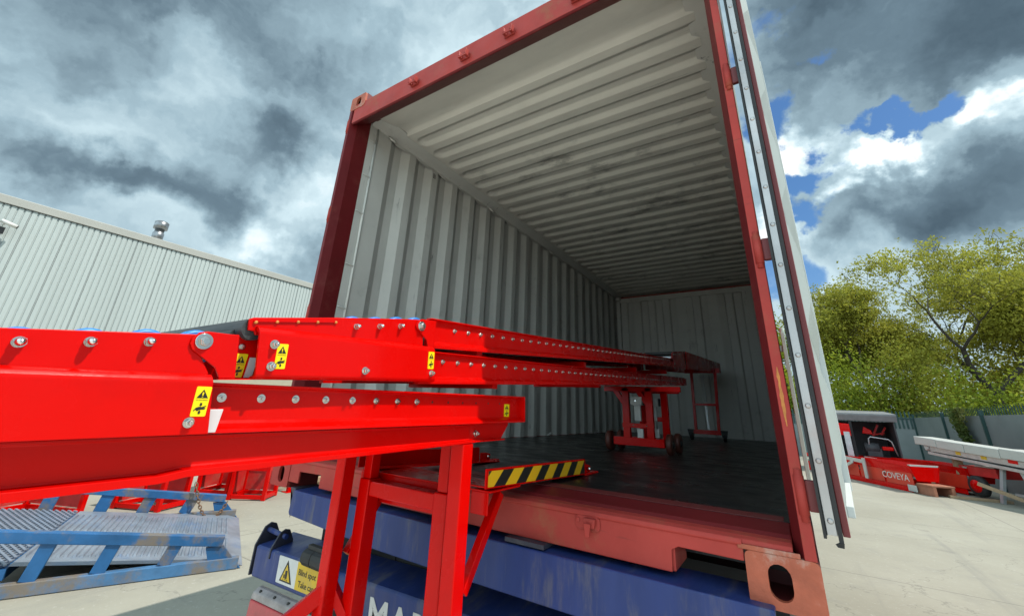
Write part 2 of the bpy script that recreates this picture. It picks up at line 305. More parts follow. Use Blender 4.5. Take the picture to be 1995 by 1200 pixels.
# ------------------------------------------------------------------ mesh helpers
class MB:
    def __init__(s): s.v = []; s.f = []; s.mi = []; s.sm = []; s.cur = 0
    def add(s, verts, faces, smooth=False):
        o = len(s.v)
        s.v += [tuple(x) for x in verts]
        for f in faces:
            s.f.append(tuple(i + o for i in f)); s.mi.append(s.cur); s.sm.append(smooth)
        return s
    def box(s, a, b, rot=None, piv=None):
        x0, y0, z0 = a; x1, y1, z1 = b
        vs = [Vector(p) for p in ((x0, y0, z0), (x1, y0, z0), (x1, y1, z0), (x0, y1, z0), (x0, y0, z1), (x1, y0, z1), (x1, y1, z1), (x0, y1, z1))]
        if rot is not None:
            c = Vector(piv) if piv is not None else sum(vs, Vector()) / 8
            vs = [c + rot @ (q - c) for q in vs]
        return s.add(vs, [(0, 3, 2, 1), (4, 5, 6, 7), (0, 1, 5, 4), (1, 2, 6, 5), (2, 3, 7, 6), (3, 0, 4, 7)])
    def bar(s, p0, p1, w, h, up=(0, 0, 1), ext=0.0):
        """rectangular bar from p0 to p1; w across, h along up"""
        p0 = Vector(p0); p1 = Vector(p1); d = (p1 - p0).normalized()
        p0 = p0 - d * ext; p1 = p1 + d * ext
        sd = d.cross(Vector(up)).normalized(); u = sd.cross(d).normalized()
        vs = []
        for p in (p0, p1):
            for a, b in ((-1, -1), (1, -1), (1, 1), (-1, 1)): vs.append(p + sd * a * w / 2 + u * b * h / 2)
        return s.add(vs, [(0, 1, 2, 3), (7, 6, 5, 4), (0, 4, 5, 1), (1, 5, 6, 2), (2, 6, 7, 3), (3, 7, 4, 0)])
    def prism(s, poly, axis, a, b, holes=None):
        """polygon (2D) extruded along axis from a to b. X: (y,z)  Y: (x,z)  Z: (x,y)"""
        def P(q, t):
            return {'X': (t, q[0], q[1]), 'Y': (q[0], t, q[1]), 'Z': (q[0], q[1], t)}[axis]
        loops = [poly] + (holes or [])
        tris = tessellate_polygon([[Vector((q[0], q[1], 0)) for q in lp] for lp in loops])
        flat = [q for lp in loops for q in lp]
        n = len(flat)
        vs = [P(q, a) for q in flat] + [P(q, b) for q in flat]
        if holes:
            fs = [tuple(t) for t in tris] + [tuple(i + n for i in reversed(t)) for t in tris]
        else:
            fs = [tuple(range(n)), tuple(range(2 * n - 1, n - 1, -1))]
        o = 0
        for lp in loops:
            m = len(lp)
            for i in range(m):
                j = (i + 1) % m
                fs.append((o + i, o + i + n, o + j + n, o + j))
            o += m
        return s.add(vs, fs)
    def tube(s, p0, p1, r0, r1=None, n=10, caps=True, smooth=True):
        r1 = r0 if r1 is None else r1
        p0 = Vector(p0); p1 = Vector(p1); d = (p1 - p0).normalized()
        a = d.orthogonal().normalized(); b = d.cross(a)
        vs = []
        for p, r in ((p0, r0), (p1, r1)):
            for i in range(n):
                t = 2 * PI * i / n
                vs.append(p + (a * math.cos(t) + b * math.sin(t)) * r)
        s.add(vs, [(i, (i + 1) % n, n + (i + 1) % n, n + i) for i in range(n)], smooth)
        if caps:
            s.add(vs, [tuple(range(n - 1, -1, -1)), tuple(range(n, 2 * n))])
        return s
    def lathe(s, prof, origin, axis, n=16, smooth=True):
        """prof: (distance along axis, radius)"""
        o = Vector(origin); d = Vector(axis).normalized()
        a = d.orthogonal().normalized(); b = d.cross(a)
        vs = []
        for h, r in prof:
            for i in range(n):
                t = 2 * PI * i / n
                vs.append(o + d * h + (a * math.cos(t) + b * math.sin(t)) * r)
        fs = []
        for j in range(len(prof) - 1):
            for i in range(n):
                k = (i + 1) % n
                fs.append((j * n + i, j * n + k, (j + 1) * n + k, (j + 1) * n + i))
        s.add(vs, fs, smooth)
        s.add([vs[i] for i in range(n)], [tuple(range(n - 1, -1, -1))])
        e = (len(prof) - 1) * n
        s.add([vs[e + i] for i in range(n)], [tuple(range(n))])
        return s
    def path(s, pts, r, n=8, closed=False):
        pts = [Vector(p) for p in pts]
        m = len(pts); vs = []
        prev = None
        for i, p in enumerate(pts):
            if closed: d = pts[(i + 1) % m] - pts[i - 1]
            else: d = pts[min(i + 1, m - 1)] - pts[max(i - 1, 0)]
            d.normalize()
            a = d.orthogonal().normalized() if prev is None else (prev - d * prev.dot(d)).normalized()
            prev = a
            b = d.cross(a)
            for j in range(n):
                t = 2 * PI * j / n
                vs.append(p + (a * math.cos(t) + b * math.sin(t)) * r)
        fs = []
        for i in range(m if closed else m - 1):
            k = (i + 1) % m
            for j in range(n):
                l = (j + 1) % n
                fs.append((i * n + j, i * n + l, k * n + l, k * n + j))
        s.add(vs, fs, True)
        if not closed:
            s.add(vs[:n], [tuple(range(n - 1, -1, -1))]); s.add(vs[-n:], [tuple(range(n))])
        return s
    def grid(s, fn, us, vs_, smooth=True):
        nu = len(us); nv = len(vs_)
        pts = [fn(u, v) for v in vs_ for u in us]
        return s.add(pts, [(j * nu + i, j * nu + i + 1, (j + 1) * nu + i + 1, (j + 1) * nu + i) for j in range(nv - 1) for i in range(nu - 1)], smooth)
    def build(s, name, mats, parent=None, bevel=0.0, seg=2, fix=True, **props):
        me = bpy.data.meshes.new(name)
        me.from_pydata(s.v, [], s.f)
        for m in (mats if isinstance(mats, (list, tuple)) else [mats]): me.materials.append(m)
        me.polygons.foreach_set('material_index', s.mi)
        me.polygons.foreach_set('use_smooth', s.sm)
        me.update()
        if fix:
            bm = bmesh.new(); bm.from_mesh(me)
            bmesh.ops.remove_doubles(bm, verts=bm.verts, dist=1e-5)
            bmesh.ops.recalc_face_normals(bm, faces=bm.faces)
            bm.to_mesh(me); bm.free()
        o = bpy.data.objects.new(name, me)
        COL.objects.link(o)
        if bevel > 0:
            md = o.modifiers.new('bevel', 'BEVEL')
            md.width = bevel; md.segments = seg; md.limit_method = 'ANGLE'; md.angle_limit = R(40)
            md.harden_normals = False
        if parent is not None: attach(o, parent)
        for k, v in props.items(): o[k] = v
        return o

def attach(o, parent):
    o.parent = parent
    if parent.type == 'EMPTY' and not parent.get('_local'):
        o.matrix_parent_inverse = Matrix.Translation(-Vector(parent.location))
def thing(name, label, cat, loc=(0, 0, 0), rz=0.0, group=None, local=False):
    o = bpy.data.objects.new(name, None)
    COL.objects.link(o)
    o.empty_display_size = 0.1
    o.location = loc; o.rotation_euler = (0, 0, rz)
    o['label'] = label; o['category'] = cat
    if group: o['group'] = group
    if local: LOCAL.append(o); o['_local'] = 1
    return o
LOCAL = []
def tag(o, label, cat, group=None):
    o['label'] = label; o['category'] = cat
    if group: o['group'] = group
    return o
def structure(o): o['kind'] = 'structure'; return o
def dup(o, parent, delta):
    """copy of a part (and its own sub-parts) moved by delta"""
    c = o.copy(); COL.objects.link(c)
    c.parent = parent
    c.matrix_parent_inverse = o.matrix_parent_inverse.copy()
    c.location = Vector(o.location) + Vector(delta)
    for ch in [x for x in COL.objects if x.parent == o]:
        g = ch.copy(); COL.objects.link(g); g.parent = c
        g.matrix_parent_inverse = ch.matrix_parent_inverse.copy()
    return c
def text_mesh(txt, size, extrude=0.0006, spacing=1.0, bold=0.0):
    cu = bpy.data.curves.new('text', 'FONT')
    cu.body = txt; cu.size = size; cu.extrude = extrude; cu.resolution_u = 3
    cu.space_character = spacing
    cu.offset = bold * size
    ob = bpy.data.objects.new('text', cu)
    COL.objects.link(ob)
    dg = bpy.context.evaluated_depsgraph_get(); dg.update()
    me = bpy.data.meshes.new_from_object(ob.evaluated_get(dg))
    vs = [v.co.copy() for v in me.vertices]; fs = [tuple(p.vertices) for p in me.polygons]
    COL.objects.unlink(ob); bpy.data.objects.remove(ob); bpy.data.meshes.remove(me); bpy.data.curves.remove(cu)
    return vs, fs
def put_text(mb, txt, size, origin, ex, ey, extrude=0.0006, sx=1.0, bold=0.0, spacing=1.0):
    vs, fs = text_mesh(txt, size, extrude, spacing, bold)
    o = Vector(origin); ex = Vector(ex).normalized(); ey = Vector(ey).normalized(); ez = ex.cross(ey)
    mb.add([o + ex * v.x * sx + ey * v.y + ez * v.z for v in vs], fs)
def lerp(a, b, t): return a + (b - a) * t
def rrect(x0, y0, x1, y1, r, n=4):
    out = []
    for cx, cy, a0 in ((x1 - r, y1 - r, 0), (x0 + r, y1 - r, 90), (x0 + r, y0 + r, 180), (x1 - r, y0 + r, 270)):
        for i in range(n + 1):
            a = R(a0 + 90 * i / n)
            out.append((cx + r * math.cos(a), cy + r * math.sin(a)))
    return out
def oval(cx, cy, w, h, n=8):
    """vertical slot"""
    r = w / 2; s = h / 2 - r; out = []
    for i in range(n + 1): a = PI * i / n; out.append((cx + r * math.cos(a), cy + s + r * math.sin(a)))
    for i in range(n + 1): a = PI + PI * i / n; out.append((cx + r * math.cos(a), cy - s + r * math.sin(a)))
    return out

# ------------------------------------------------------------------ ground
GZ = -1.2
g = MB()
g.add([(-400, -400, GZ), (400, -400, GZ), (400, 600, GZ), (-400, 600, GZ)], [(0, 1, 2, 3)])
structure(g.build('ground', M['ground'], fix=False))
g = MB()
g.add([(-4, -16, GZ + 0.004), (12, -16, GZ + 0.004), (12, -0.75, GZ + 0.004), (-4, -0.75, GZ + 0.004)], [(0, 1, 2, 3)])
structure(g.build('bounce_sheet', M['bounce'], fix=False))  # unseen pale sheet, added to bounce light onto the container ceiling

# ------------------------------------------------------------------ shipping container
WX, LY, HZ = 2.438, 6.058, 2.591
def build_container():
    C = thing('shipping_container', 'open red shipping container with grey ribbed inside, standing on the blue trailer', 'container', (WX / 2, LY / 2, 0))
    # corner castings
    def casting(xs, y, z, rusty):
        b = MB()
        x0 = 0.0 if xs == 0 else WX - 0.162
        hx = 0.089 if xs == 0 else WX - 0.089
        hole = oval(hx, z + 0.059, 0.051, 0.079)
        y0, y1 = (y, y + 0.016) if y < 1 else (y - 0.016, y)
        b.prism(rrect(x0, z, x0 + 0.162, z + 0.118, 0.014), 'Y', y0, y1, [hole])
        # hollow walls behind the face, colour darkened for shade inside the hole
        b.cur = 1
        d0, d1 = (y + 0.016, y + 0.178) if y < 1 else (y - 0.178, y - 0.016)
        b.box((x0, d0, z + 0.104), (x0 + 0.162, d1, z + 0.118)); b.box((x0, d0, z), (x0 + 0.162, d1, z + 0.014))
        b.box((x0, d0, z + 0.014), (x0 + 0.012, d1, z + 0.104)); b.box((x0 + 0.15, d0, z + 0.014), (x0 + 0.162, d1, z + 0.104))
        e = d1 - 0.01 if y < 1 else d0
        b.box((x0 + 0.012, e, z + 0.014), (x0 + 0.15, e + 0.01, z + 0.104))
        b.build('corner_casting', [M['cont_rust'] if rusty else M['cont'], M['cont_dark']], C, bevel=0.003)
    for xs in (0, 1):
        for y in (0.0, LY):
            for z in (0.0, HZ - 0.118): casting(xs, y, z, y == 0 and (xs == 1 or z > 1))
    # front corner posts (a folded section, mirrored)
    prof = [(0.004, 0.0), (0.030, 0.0), (0.050, 0.053), (0.050, 0.163), (0.040, 0.163), (0.036, 0.06), (0.004, 0.05)]
    for sd in (0, 1):
        pl = [(x if sd == 0 else WX - x, y) for x, y in prof]
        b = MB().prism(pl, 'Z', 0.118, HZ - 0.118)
        b.mi[3] = b.mi[4] = b.mi[5] = 1              # inner faces, shade put in as a darker red
        if sd == 0: b.mi = [1] * len(b.mi)  # left post carries the painted shade on every face
        po = b.build('corner_post', [M['cont'], M['cont_shaded']], C, bevel=0.002)
        po['label'] = 'red corner post coloured darker for shade, without the worn orange streak' if sd == 0 else 'sunlit faded red corner post with an orange primer streak'
        # hinge lugs on the post
        for z in (2.335, 1.62, 0.935, 0.262):
            xx = 0.006 if sd == 0 else WX - 0.006
            h = MB()
            h.tube((xx + (0.008 if sd == 0 else -0.008), 0.004, z - 0.045), (xx + (0.008 if sd == 0 else -0.008), 0.004, z + 0.045), 0.0125, n=14)
            h.tube((xx + (0.008 if sd == 0 else -0.008), 0.004, z - 0.060), (xx + (0.008 if sd == 0 else -0.008), 0.004, z + 0.060), 0.010, n=10)
            h.build('hinge_lug', M['cont'], po)
        if sd == 1:
            mk = MB()
            zs = [0.425 + 0.155 * i / 12 for i in range(13)]
            wd = [0.0008, 0.0018, 0.0028, 0.0036, 0.0040, 0.0042, 0.0044, 0.0036, 0.0028, 0.0024, 0.0040, 0.0026, 0.0006]
            L = [(2.4195 - wd[i] + 0.0006 * math.sin(i * 2.9), z) for i, z in enumerate(zs)]
            Rr = [(2.4195 + wd[i] + 0.0008 * math.sin(i * 2.1 + 1), z) for i, z in enumerate(zs)]
            mk.prism(L + Rr[::-1], 'Y', -0.0009, -0.0002)
            mk.build('primer_streak', M['rustmark'], po)
    for x0, x1 in ((0.0, 0.05), (WX - 0.05, WX)):
        MB().box((x0, LY - 0.16, 0.118), (x1, LY, HZ - 0.118)).build('corner_post', M['cont'], C, bevel=0.004)
    # header
    hp = [(0.004, 2.512), (0.002, 2.40), (0.0, 2.352), (0.012, 2.343), (0.150, 2.446), (0.150, 2.53), (0.02, 2.53)]
    b = MB().prism(hp, 'X', 0.050, WX - 0.050); b.mi[5] = b.mi[4] = 1  # underside gets the painted-shade red
    b.build('door_header', [M['cont'], M['cont_shaded']], C, bevel=0.004)
    for x in (0.69, 1.11, 1.43, 1.84, 2.12):          # cam keepers on the header
        k = MB()
        k.box((x - 0.034, -0.008, 2.395), (x + 0.034, 0.0, 2.43))
        for s in (-1, 1):
            k.prism([(x + s * 0.030, 2.40), (x + s * 0.014, 2.40), (x + s * 0.016, 2.43), (x + s * 0.022, 2.445), (x + s * 0.034, 2.44)], 'Y', -0.036, -0.008)
        k.box((x - 0.028, -0.036, 2.392), (x + 0.028, -0.0285, 2.408))
        k.build('locking_keeper', M['cont'], C, bevel=0.002)
    # sill with fork pockets
    sp = [(0.163, 0.030), (0.25, 0.030), (0.25, 0.084), (0.43, 0.088), (0.43, 0.030), (2.09, 0.028), (2.092, 0.082), (2.11, 0.092), (2.274, 0.090), (2.274, 0.128), (0.163, 0.128)]
    b = MB().prism(sp, 'Y', 0.002, 0.014)
    b.prism([(0.002, 0.1282), (0.006, 0.140), (0.02, 0.146), (0.05, 0.148), (0.06, 0.156), (0.148, 0.170), (0.148, 0.1282)], 'X', 0.052, WX - 0.052)
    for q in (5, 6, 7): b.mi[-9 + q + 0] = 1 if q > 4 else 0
    b.box((0.42, 0.014, 0.03), (0.436, 0.16, 0.09)); b.box((2.086, 0.014, 0.028), (2.098, 0.16, 0.09))
    b.prism([(0.006, 0.120), (-0.004, 0.129), (0.0, 0.141), (0.006, 0.142)], 'X', 0.165, WX - 0.165)
    b.build('door_sill', [M['cont'], M['cont_shaded']], C, bevel=0.003)
    MB().box((2.262, -0.002, 0.1185), (2.40, 0.0015, 0.130)).build('sill_weld_strip', M['cont_rust'], C, bevel=0.002)
    k = MB()                                            # bracket on the sill face
    k.prism(rrect(1.800, 0.088, 1.882, 0.128, 0.012), 'Y', -0.004, 0.002)
    k.prism([(1.835, 0.098), (1.868, 0.098), (1.872, 0.124), (1.832, 0.124)], 'Y', -0.018, -0.004)
    k.prism([(1.842, 0.076), (1.856, 0.076), (1.860, 0.112), (1.838, 0.112)], 'Y', -0.030, -0.018)
    k.tube((1.810, -0.008, 0.114), (1.810, -0.004, 0.114), 0.007)
    k.build('keeper_bracket', M['cont'], C, bevel=0.002)
    # floor
    MB().box((0.05, 0.1485, 0.05), (WX - 0.05, LY - 0.10, 0.170)).build('floor', M['floor'], C)
    th = MB()
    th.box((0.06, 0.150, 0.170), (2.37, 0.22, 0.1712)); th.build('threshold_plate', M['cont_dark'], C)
    b = MB()
    for y in (0.5, 1.3, 2.1, 2.9, 3.7, 4.5, 5.3): b.box((0.06, y, 0.01), (WX - 0.06, y + 0.06, 0.05))
    b.box((0.0, 0.18, 0.02), (0.05, LY - 0.18, 0.165)); b.box((WX - 0.05, 0.18, 0.02), (WX, LY - 0.18, 0.165))
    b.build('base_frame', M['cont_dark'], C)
    # side walls, inside and outside skins
    def trap(y, pitch, depth, flat, slope, y0):
        t = (y - y0) % pitch
        if t < flat: return 0.0
        if t < flat + slope: return depth * (t - flat) / slope
        if t < 2 * flat + slope: return depth
        return depth * max(0.0, 1 - (t - 2 * flat - slope) / slope)
    pitch, flat, slope, dep = 0.278, 0.071, 0.068, 0.036
    y0 = 0.304
    ys = [y0]
    y = y0
    while y < LY - 0.35:
        for dlt in (flat, slope, flat, slope):
            y += dlt; ys.append(y)
    ys = [v for v in ys if v < LY - 0.16] + [LY - 0.16]
    for sd in (0, 1):
        S = (lambda x: x) if sd == 0 else (lambda x: WX - x + 0.007)
        b = MB()
        b.grid(lambda u, v: (S(0.048 - trap(u, pitch, dep, flat, slope, y0)), u, v), ys, [0.172, 2.47], smooth=False)
        b.cur = 1
        b.grid(lambda u, v: (S(0.0445 - trap(u, pitch, dep, flat, slope, y0)), u, v), ys, [0.165, 2.47], smooth=False)
        b.cur = 0
        b.box((min(S(0.040), S(0.049)), 0.163, 0.172), (max(S(0.040), S(0.049)), 0.3035, 2.455))
        w = b.build('left_wall' if sd == 0 else 'right_wall', [M['inner'], M['cont']], C, fix=False)
        w.name = 'side_wall'
        p = MB().tube((S(0.051), 0.232, 0.172), (S(0.051), 0.232, 2.45), 0.0085, n=10)
        p.build('wall_rod', M['inner'], w)
        for z in (0.62, 1.02, 1.32, 1.72, 2.02, 2.32):
            q = MB().path([(S(0.049), 0.170, z + .004), (S(0.056), 0.176, z), (S(0.058), 0.215, z - 0.004), (S(0.053), 0.232, z - 0.006)], 0.0035, 6)
            q.build('lashing_bar', M['inner'], w)
        # top rail
        rl = [(S(a), z) for a, z in ((0.012, 2.452), (0.050, 2.452), (0.056, 2.458), (0.075, 2.466), (0.165, 2.496), (0.165, 2.500), (0.0, 2.56), (0.0, 2.47))]
        b = MB().prism(rl, 'Y', 0.17, LY - 0.17)
        # scalloped weld lip under the rail
        b.grid(lambda u, v: (S(0.050), u, 2.456 - v * (0.020 + 0.016 * (trap(u, pitch, 1, flat, slope, y0)))), ys, [0, 1], smooth=False)
        b.build('top_rail', M['inner'], C, fix=False)
        for z, yl in ((2.450, [0.37, 1.76, 3.17, 4.56]), (0.176, [1.75, 3.15, 4.57])) if sd == 0 else ():
            for yy in yl:
                k = MB()
                pts = [(S(0.054 + 0.034 * math.sin(a)), yy + 0.030 * math.cos(a), z + (0.026 if z < 1 else -0.034) * math.sin(a)) for a in [PI * i / 10 for i in range(11)]]
                k.path(pts, 0.009, 8)
                k.build('lashing_ring', M['inner'], C)
    v = MB()
    v.prism(rrect(0.864, 2.355, 0.908, 2.415, 0.004), 'X', 0.0475, 0.0495)
    v.cur = 1
    for i in range(3):
        for j in range(4):
            yy = 0.875 + 0.011 * i; zz = 2.365 + 0.012 * j + 0.005 * (i % 2)
            v.tube((0.0495, yy, zz), (0.0502, yy, zz), 0.0046, n=8)
    v.build('air_vent', [M['inner'], M['ink']], C, fix=False)
    # ceiling: pressed ribs with rounded ends
    RP, RY0 = 0.195, 0.47
    def rib(x, y):
        if y < 0.43 or y > LY - 0.35: return 0.0
        yc = RY0 + RP * (math.floor((y - RY0) / RP) + 0.46)
        hw = 0.064
        xx = max(0.235, min(WX - 0.135, x))
        dd = hw - math.hypot((x - xx), (y - yc))
        f = max(0.0, min(1.0, dd / 0.040))
        return 0.025 * (0.75 * f + 0.25 * f * f * (3 - 2 * f))
    xs = [0.155, 0.17, 0.18, 0.19, 0.2, 0.215, 0.23, 0.245, 0.26, 0.29] + [0.29 + (2.16 - 0.29) * i / 8 for i in range(1, 9)] + [2.19, 2.22, 2.235] + [2.245 + 0.008 * i for i in range(15)] + [2.37, 2.388]
    ysr = [0.15 + 0.03 * i for i in range(10)]
    yy = 0.435
    while yy < LY - 0.2: ysr.append(yy); yy += RP / 30
    ysr.append(LY - 0.15)
    b = MB()
    b.grid(lambda x, y: (x, y, (2.458 + 0.045 * max(0, min(1, (y - 0.16) / 0.2))) - (0.004 if y > 0.425 else 0.0) + rib(x, y) * 0.9 - 0.016 * (1 if y > 0.43 else 0)
                         + 0.0022 * noise.noise(Vector((x * 1.6, y * 2.3, 3)))), xs, ysr)
    b.build('ceiling', M['roof'], C, fix=False)
    MB().box((0.002, 0.14, 2.533), (WX - 0.002, LY - 0.1, 2.575)).build('roof', M['cont'], C)
    # end wall
    xsw = [0.05]
    x = 0.12
    while x < WX - 0.14:
        for dlt in (0.0, 0.10, 0.022, 0.10, 0.022):
            if dlt: x += dlt
            xsw.append(x)
    xsw = sorted(set(round(v, 4) for v in xsw if v < WX - 0.08)) + [WX - 0.05]
    def ew(x):
        t = (x - 0.12) % 0.244
        if x < 0.12 or x > WX - 0.12: return 0
        return 0.03 if 0.122 <= t < 0.222 else 0.0
    b = MB()
    b.grid(lambda u, v: (u, 5.85 + ew(u), v), xsw, [0.172, 2.36], smooth=False)
    b.box((0.05, 5.835, 2.36), (WX - 0.05, 5.90, 2.44))
    b.cur = 1
    b.box((0.05, 5.91, 0.03), (WX - 0.05, 5.95, 2.53))
    b.cur = 0
    b.box((0.052, 5.78, 0.172), (0.115, 5.85, 2.36)); b.box((0.05, 5.76, 2.40), (0.12, 5.834, 2.452))
    b.build('end_wall', [M['inner'], M['cont']], C, fix=False)
    # doors, both folded back along the container sides
    def door(sd):
        S = (lambda x: x) if sd == 1 else (lambda x: WX - x)
        base = Vector((2.462, -0.012)) if sd == 1 else Vector((2.441, 0.075)); ang = math.atan2(0.978, 0.072) if sd == 1 else PI / 2
        e = Vector((math.cos(ang), math.sin(ang)))          # along the door, away from the hinge edge
        nrm = Vector((e.y, -e.x))                            # from the outside skin to the inside skin
        def P(a, t, z):                                      # a along, t thickness
            p = base + e * a + nrm * t
            return (S(p.x), p.y, z)
        def slab(b, a0, a1, t0, t1, z0, z1):
            vs = [P(a, t, z) for z in (z0, z1) for a, t in ((a0, t0), (a1, t0), (a1, t1), (a0, t1))]
            b.add(vs, [(0, 3, 2, 1), (4, 5, 6, 7), (0, 1, 5, 4), (1, 2, 6, 5), (2, 3, 7, 6), (3, 0, 4, 7)])
        Z0, Z1, LD = 0.183, 2.452, 0.97
        b = MB()
        slab(b, 0.012, LD, 0.004, 0.030, Z0 + 0.012, Z1)
        D = b.build('door', M['cont'], C)
        # inside skin: pressed horizontal ribs
        zs = []; z = Z0 + 0.10
        n = 5; ph = (Z1 - Z0 - 0.2) / n
        for i in range(n):
            zz = Z0 + 0.10 + i * ph
            zs += [(zz, 0), (zz + 0.10, 0), (zz + 0.16, 1), (zz + ph - 0.16, 1), (zz + ph - 0.10, 0)]
        zs = [(Z0, 0)] + zs + [(Z1, 0)]
        b = MB()
        # raised pans (towards the inside) between the flat rails
        for i in range(n):
            zz = Z0 + 0.06 + i * ph
            a0, a1, zt, zb = 0.06, LD - 0.05, zz + ph - 0.03, zz + 0.03
            o = [(a0, zb), (a1, zb), (a1, zt), (a0, zt)]
            ii = [(a0 + 0.09, zb + 0.10), (a1 - 0.09, zb + 0.10), (a1 - 0.09, zt - 0.10), (a0 + 0.09, zt - 0.10)]
            vs = [P(a, 0.0445, q) for a, q in o] + [P(a, 0.019 + 0.0445, q) for a, q in ii]
            b.add(vs, [(0, 1, 5, 4), (1, 2, 6, 5), (2, 3, 7, 6), (3, 0, 4, 7), (4, 5, 6, 7)])
        slab(b, 0.060, LD, 0.0305, 0.044, Z0 + 0.004, Z1)
        b.cur = 1
        slab(b, 0.024, 0.0595, 0.0305, 0.0455, Z0 + 0.004, Z1)
        slab(b, LD, LD + 0.012, 0.0, 0.066, Z0, Z1)          # free edge
        slab(b, 0.3, LD, 0.044, 0.062, Z0, Z0 + 0.03)
        slab(b, 0.3, LD, 0.044, 0.062, Z1 - 0.03, Z1)
        b.build('inner_skin', [M['doorshade'], M['white']], D, bevel=0.002, fix=False)
        b = MB(); slab(b, 0.012, 0.026, 0.0315, 0.046, Z0, Z1)
        b.build('edge_frame', M['cont_dark'], D, bevel=0.002)
        # gasket set on the hinge edge
        b = MB(); slab(b, -0.004, 0.010, 0.0015, 0.0215, Z0 + 0.002, Z1)
        st = b.build('gasket_strip', M['strip'], D, bevel=0.001)
        b = MB()
        slab(b, -0.010, 0.012, -0.0065, -0.0005, Z0 - 0.006, Z1); slab(b, -0.002, 0.012, -0.0002, 0.0014, Z0, Z1)
        slab(b, -0.006, 0.012, 0.0222, 0.0312, Z0 - 0.010, Z1)
        vs = [P(-0.006, 0.022, Z0 - 0.010), P(-0.006, 0.032, Z0 - 0.010), P(-0.002, 0.030, Z0 - 0.022), P(-0.010, 0.018, Z0 - 0.020), P(-0.010, 0.014, Z0 - 0.014), P(0.010, 0.022, Z0 - 0.012), P(0.010, 0.03, Z0 - 0.014)]
        b.add(vs, [(0, 1, 2, 3, 4), (0, 5, 6, 1), (1, 6, 2)])
        b.build('rubber_gasket', M['black'], D)
        if sd == 1:
            for i in range(18):
                z = 0.215 + i * 0.1315
                q = MB()
                c = Vector(P(-0.004, 0.0125, z)); ax = Vector(P(-0.02, 0.0125, z)) - c
                q.lathe([(0, 0.0068), (0.0012, 0.0066), (0.002, 0.005), (0.0035, 0.0035)], c, ax, 12)
                q.build('strip_rivet', M['strip'], st)
        for z in (2.335, 1.62, 0.935, 0.262) if sd == 1 else ():
            q = MB()
            q.box((min(S(2.436), S(2.468)), 0.0, z - 0.036), (max(S(2.436), S(2.468)), 0.016, z + 0.036))
            q.build('door_hinge', M['cont_dark'], D, bevel=0.004)
        return D
    door(1); door(0)
    return C
build_container()

